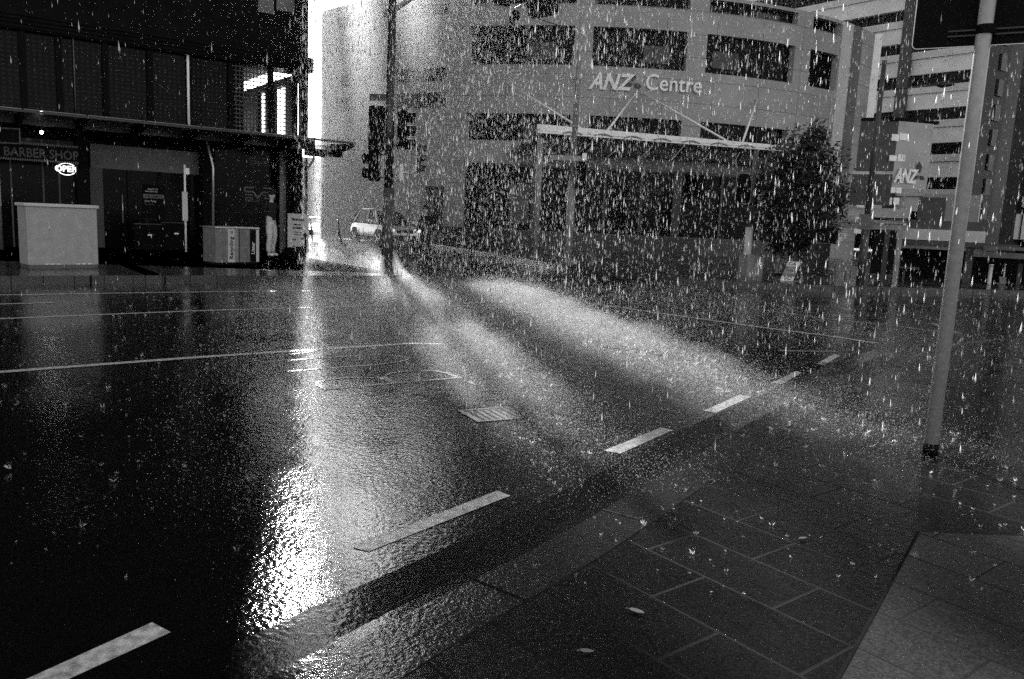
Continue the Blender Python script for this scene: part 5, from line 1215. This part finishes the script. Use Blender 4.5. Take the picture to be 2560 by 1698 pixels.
# ------------------------------------------------------------------ rain, splashes, spray, air
def bulk(name, V, Fq, m, label, kind='stuff', smooth=False):
    me = bpy.data.meshes.new(name); V = np.asarray(V, np.float32); Fq = np.asarray(Fq, np.int32); k = Fq.shape[1]
    me.vertices.add(len(V)); me.vertices.foreach_set('co', V.ravel()); me.loops.add(Fq.size); me.loops.foreach_set('vertex_index', Fq.ravel())
    me.polygons.add(len(Fq)); me.polygons.foreach_set('loop_start', np.arange(0, Fq.size, k, dtype=np.int32)); me.polygons.foreach_set('loop_total', np.full(len(Fq), k, np.int32))
    me.update(calc_edges=True); me.validate(); me.materials.append(MT[m]); o = bpy.data.objects.new(name, me); COL.objects.link(o); o['kind'] = kind; o['label'] = label; o['category'] = name.replace('_', ' '); return o
def drops(C, L, Wd, tilt):
    """elongated falling drops: spindle with three sides"""
    n = len(C); ax = np.stack([tilt[:, 0], tilt[:, 1], -np.ones(n)], 1); ax /= np.linalg.norm(ax, axis=1)[:, None]
    V = np.zeros((n, 5, 3)); V[:, 0] = C - ax * (L / 2)[:, None]; V[:, 1] = C + ax * (L / 2)[:, None]
    for k in range(3):
        a = 2 * math.pi * k / 3 + rng.random(n) * 6; V[:, 2 + k] = C + np.stack([np.cos(2 * math.pi * k / 3 + a * 0), np.sin(2 * math.pi * k / 3 + a * 0), np.zeros(n)], 1) * (Wd / 2)[:, None] + ax * (L * .15)[:, None]
    T = np.array([(0, 2, 3), (0, 3, 4), (0, 4, 2), (1, 3, 2), (1, 4, 3), (1, 2, 4)]); Fq = (T[None] + (np.arange(n) * 5)[:, None, None]).reshape(-1, 3)
    return V.reshape(-1, 3), Fq
NR = 13000
def rainfield(n, y0, y1, L0, L1, w0, w1, ulo, uhi):
    y = y0 + (rng.random(n) ** .8) * (y1 - y0); x = (rng.random(n) * 1.45 - .68) * (y + 1.0) * .98; z = rng.random(n) * (2.6 + .26 * y) + .1
    u = x * su.x + y * su.y
    k = ((x - P0.x) * nS.x + (y - P0.y) * nS.y > 1.9) | (x > P0.x + 3)          # dry under the shop canopy
    k &= ((x - AC.x) ** 2 + (y - AC.y) ** 2) > (AR + 3.5) ** 2
    k &= (u > ulo) & (u < uhi) | (rng.random(n) < .03)
    k &= (u < 6.5) | (rng.random(n) < .3)
    x, y, z = x[k], y[k], z[k]; m = len(x)
    q_ = rng.random(m) ** 2.2; L = L0 + (L1 - L0) * q_ * rng.uniform(.6, 1.2, m); Wd = w0 + (w1 - w0) * q_; tl = np.stack([rng.normal(.03, .035, m), rng.normal(0, .03, m)], 1)
    return drops(np.stack([x, y, z], 1), L, Wd, tl)
V1, F1 = rainfield(26000, 4.5, 17, .026, .11, .003, .014, -.2, 40)
V2, F2 = rainfield(140000, 11, 35, .04, .13, .005, .020, -.3, 11)
bulk('rain', np.concatenate([V1, V2]), np.concatenate([F1, F2 + len(V1)]), 'rain', 'falling rain filling the air over the crossing')

# splash crowns where drops strike
def crowns(C, S):
    V = []; Fq = []
    def drop(x, y, z, r):
        b = len(V); V.extend([(x + r, y, z), (x - r * .5, y + r * .8, z - r * .3), (x - r * .5, y - r * .8, z + r * .2), (x, y, z + r * 1.3)]); Fq.extend([(b, b + 1, b + 2), (b, b + 3, b + 1), (b + 1, b + 3, b + 2), (b, b + 2, b + 3)])
    for (cx_, cy_, cz_), s in zip(C, S):
        k = int(rng.integers(6, 12)); r0_ = s * rng.uniform(.15, .4); a0 = rng.random() * 6; lean = rng.normal(0, .25, 2) * s; tall = rng.uniform(.4, 1.4)
        for j in range(k):
            a = a0 + 2 * math.pi * j / k + rng.normal(0, .25); h = s * tall * rng.uniform(.2, 1.1); o = s * rng.uniform(.1, .6); w = s * rng.uniform(.015, .055)
            c_, s_ = math.cos(a), math.sin(a); b = len(V)
            V += [(cx_ + c_ * r0_ - s_ * w, cy_ + s_ * r0_ + c_ * w, cz_), (cx_ + c_ * r0_ + s_ * w, cy_ + s_ * r0_ - c_ * w, cz_), (cx_ + c_ * (r0_ + .4 * o) + s_ * w * .5 + lean[0] * .5, cy_ + s_ * (r0_ + .4 * o) - c_ * w * .5 + lean[1] * .5, cz_ + h * .7), (cx_ + c_ * (r0_ + o) + lean[0], cy_ + s_ * (r0_ + o) + lean[1], cz_ + h)]
            Fq += [(b, b + 1, b + 2), (b, b + 2, b + 3)]
            if rng.random() < .5: q = rng.uniform(1.1, 1.7); drop(cx_ + c_ * (r0_ + o * q) + lean[0], cy_ + s_ * (r0_ + o * q) + lean[1], cz_ + h * q, s * .05)
        if rng.random() < .35: drop(cx_ + lean[0], cy_ + lean[1], cz_ + s * tall * 1.2, s * .08)
    return V, Fq
ncr = 5200
y = 2.6 + (rng.random(ncr) ** .7) * 15; x = (rng.random(ncr) * 1.35 - .62) * (y + .6)
def onpave(x, y):
    d = np.full(len(x), 9e9); side = np.zeros(len(x))
    for a, b in zip(KBs[:-1], KBs[1:]):
        ex, ey = b.x - a.x, b.y - a.y; l2 = ex * ex + ey * ey + 1e-9; t = np.clip(((x - a.x) * ex + (y - a.y) * ey) / l2, 0, 1)
        dx = x - (a.x + t * ex); dy = y - (a.y + t * ey); dd_ = dx * dx + dy * dy; m = dd_ < d; d[m] = dd_[m]; side[m] = (ex * (y - a.y) - ey * (x - a.x))[m]
    return side < 0
gz = np.where(onpave(x, y), KZ, .004)
S = rng.uniform(.006, .020, ncr) * (.6 + 1.2 * rng.random(ncr) ** 5)
ub = np.concatenate([rng.normal(1.7, .28, 900), rng.normal(3.8, .35, 900)]); vb = 4.2 + rng.random(1800) ** .8 * 12
xb = su.x * ub + sd.x * vb; yb = su.y * ub + sd.y * vb; gb_ = np.where(onpave(xb, yb), KZ, .004)
x = np.concatenate([x, xb]); y = np.concatenate([y, yb]); gz = np.concatenate([gz, gb_]); S = np.concatenate([S, rng.uniform(.012, .05, 1800) * np.clip(vb / 9, .42, 1.1)])
V, Fq = crowns(np.stack([x, y, gz], 1), S); bulk('splash_crowns', V, Fq, 'splash', 'small crown shaped splashes leaping from the wet road and slabs')
# droplets thrown up by the splashes, thickest where gusts beat the surface
ns = 170000
u = np.concatenate([rng.normal(.25, .55, ns // 6), rng.normal(1.75, .32, ns // 3), rng.normal(3.85, .42, ns // 3), rng.uniform(-1, 9, ns - ns // 6 - 2 * (ns // 3))]); rng.shuffle(u)
v = 3.6 + rng.random(len(u)) ** .8 * 14
x = su.x * u + sd.x * v; y = su.y * u + sd.y * v; gz = np.where(onpave(x, y), KZ, 0.0)
z = gz + rng.exponential(.07, len(x)); r_ = rng.uniform(.0018, .0048, len(x))
r_ = r_ * np.clip(v / 9, .35, 1.3); keepn = y > 2.2; C = np.stack([x, y, z], 1)[keepn]; r_ = r_[keepn]; n = len(C)
T4 = np.array([(1, 1, 1), (1, -1, -1), (-1, 1, -1), (-1, -1, 1)]) * .9
V = (C[:, None, :] + T4[None] * r_[:, None, None]).reshape(-1, 3); Fq = (np.array([(0, 1, 2), (0, 3, 1), (0, 2, 3), (1, 3, 2)])[None] + (np.arange(n) * 4)[:, None, None]).reshape(-1, 3)
bulk('spray', V, Fq, 'splash', 'fine droplets thrown up over the beaten road surface')
def volbox(name, lo, hi, m, label):
    mb = MB(); x0, y0, z0 = lo; x1, y1, z1 = hi
    P = [Vector(p) for p in ((x0, y0, z0), (x1, y0, z0), (x1, y1, z0), (x0, y1, z0), (x0, y0, z1), (x1, y0, z1), (x1, y1, z1), (x0, y1, z1))]
    mb.add(P, [(3, 2, 1, 0), (4, 5, 6, 7), (0, 1, 5, 4), (1, 2, 6, 5), (2, 3, 7, 6), (3, 0, 4, 7)]); o = part(name, mb, m); o['kind'] = 'stuff'; o['label'] = label; o['category'] = name; return o
P_ = [D(772, 560, 26.5), D(790, 560, 46), D(870, 560, 43), D(1040, 560, 39.5), D(1230, 560, 37.5), D(1060, 560, 29), D(900, 560, 25.5)]
P_ = [Vector((p.x, p.y, 0.1)) for p in P_]; mb = MB(); mb.prism(P_, Z, 13)
o = part('lane_haze', mb, air('lane_rain_haze', 0.013, 0.6)); o['kind'] = 'stuff'; o['label'] = 'thick bright rain haze hanging in the side lane'; o['category'] = 'haze'
volbox('haze', (-500, -70, -1.0), (500, 800, 60), air('rain_haze', 0.0005, 0.9), 'rain laden air over the whole street')
# the beaten spray: a low uneven bank of droplets along the sunlit strips
def sm(a, b, x): t = min(max((x - a) / (b - a), 0), 1); return t * t * (3 - 2 * t)
def bank(ulo, uhi, vlo, vhi, hh, soft, m, lab):
    mb = MB(); nu, nv = 30, 80; us = np.linspace(ulo, uhi, nu); vv = np.linspace(vlo, vhi, nv); top = []; bot = []
    for v_ in vv:
        for u_ in us:
            k = sm(ulo, ulo + soft, u_) * (1 - sm(uhi - soft, uhi, u_)) * sm(vlo, vlo + 3, v_) * (1 - sm(vhi - 4, vhi, v_))
            h_ = hh * k * (.65 + .2 * sin(v_ * 1.3 + u_ * 2.1) + .18 * sin(v_ * 3.7 - u_ * 5.0 + 1) + .14 * sin(v_ * 7.1 + u_ * 3.3))
            p = su * float(u_) + sd * float(v_); top.append(Vector((p.x, p.y, .01 + max(h_, .0)))); bot.append(Vector((p.x, p.y, -.15)))
    q4 = [(j * nu + i, j * nu + i + 1, (j + 1) * nu + i + 1, (j + 1) * nu + i) for j in range(nv - 1) for i in range(nu - 1)]; o_ = nu * nv
    rim = [i for i in range(nu)] + [j * nu + nu - 1 for j in range(1, nv)] + [(nv - 1) * nu + i for i in range(nu - 2, -1, -1)] + [j * nu for j in range(nv - 2, 0, -1)]
    mb.add(top + bot, q4 + [tuple(o_ + i for i in reversed(f)) for f in q4] + [(rim[k], o_ + rim[k], o_ + rim[(k + 1) % len(rim)], rim[(k + 1) % len(rim)]) for k in range(len(rim))])
    o = part('mist', mb, m); o['kind'] = 'stuff'; o['label'] = lab; o['category'] = 'mist'
ms = air('ground_spray', 0.15, 0.75)
bank(1.0, 2.4, 4.5, 21, .30, .5, ms, 'low spray beaten up along the nearer streak of light')
bank(3.0, 4.7, 2.9, 19, .30, .6, ms, 'low spray beaten up along the farther streak of light')
bank(-.5, 2.2, 14, 32, .6, .5, air('corner_spray', 0.35, 0.75), 'bright spray drifting over the street corner')

# ------------------------------------------------------------------ light
w = bpy.data.worlds.new('World'); SC.world = w; w.use_nodes = True
nt = w.node_tree; bg = nt.nodes['Background']
sky = nt.nodes.new('ShaderNodeTexSky'); sky.sky_type = 'NISHITA'; sky.sun_disc = False
sky.sun_elevation = R(SUN_EL); sky.sun_rotation = R(SUN_AZ); sky.dust_density = 1.0; sky.air_density = 1.0
bw = nt.nodes.new('ShaderNodeRGBToBW'); nt.links.new(sky.outputs[0], bw.inputs[0]); nt.links.new(bw.outputs[0], bg.inputs['Color']); bg.inputs['Strength'].default_value = 0.15
sun = bpy.data.lights.new('sun', 'SUN'); sun.energy = 4.4; sun.angle = R(0.5); sun.color = (1, 1, 1)
so = bpy.data.objects.new('sun', sun); COL.objects.link(so)
dirv = Vector((sin(R(SUN_AZ)) * cos(R(SUN_EL)), cos(R(SUN_AZ)) * cos(R(SUN_EL)), sin(R(SUN_EL))))
so.rotation_euler = dirv.to_track_quat('Z', 'Y').to_euler(); so.location = dirv * 60
vs = SC.view_settings; vs.view_transform = 'Standard'; vs.look = 'None'; vs.exposure = 1.2; vs.gamma = 1.0
cy = SC.cycles
cy.use_denoising = False; cy.max_bounces = 6; cy.diffuse_bounces = 2; cy.glossy_bounces = 3; cy.transmission_bounces = 4; cy.volume_bounces = 0
cy.transparent_max_bounces = 6; cy.sample_clamp_indirect = 4.0; cy.caustics_reflective = False; cy.caustics_refractive = False
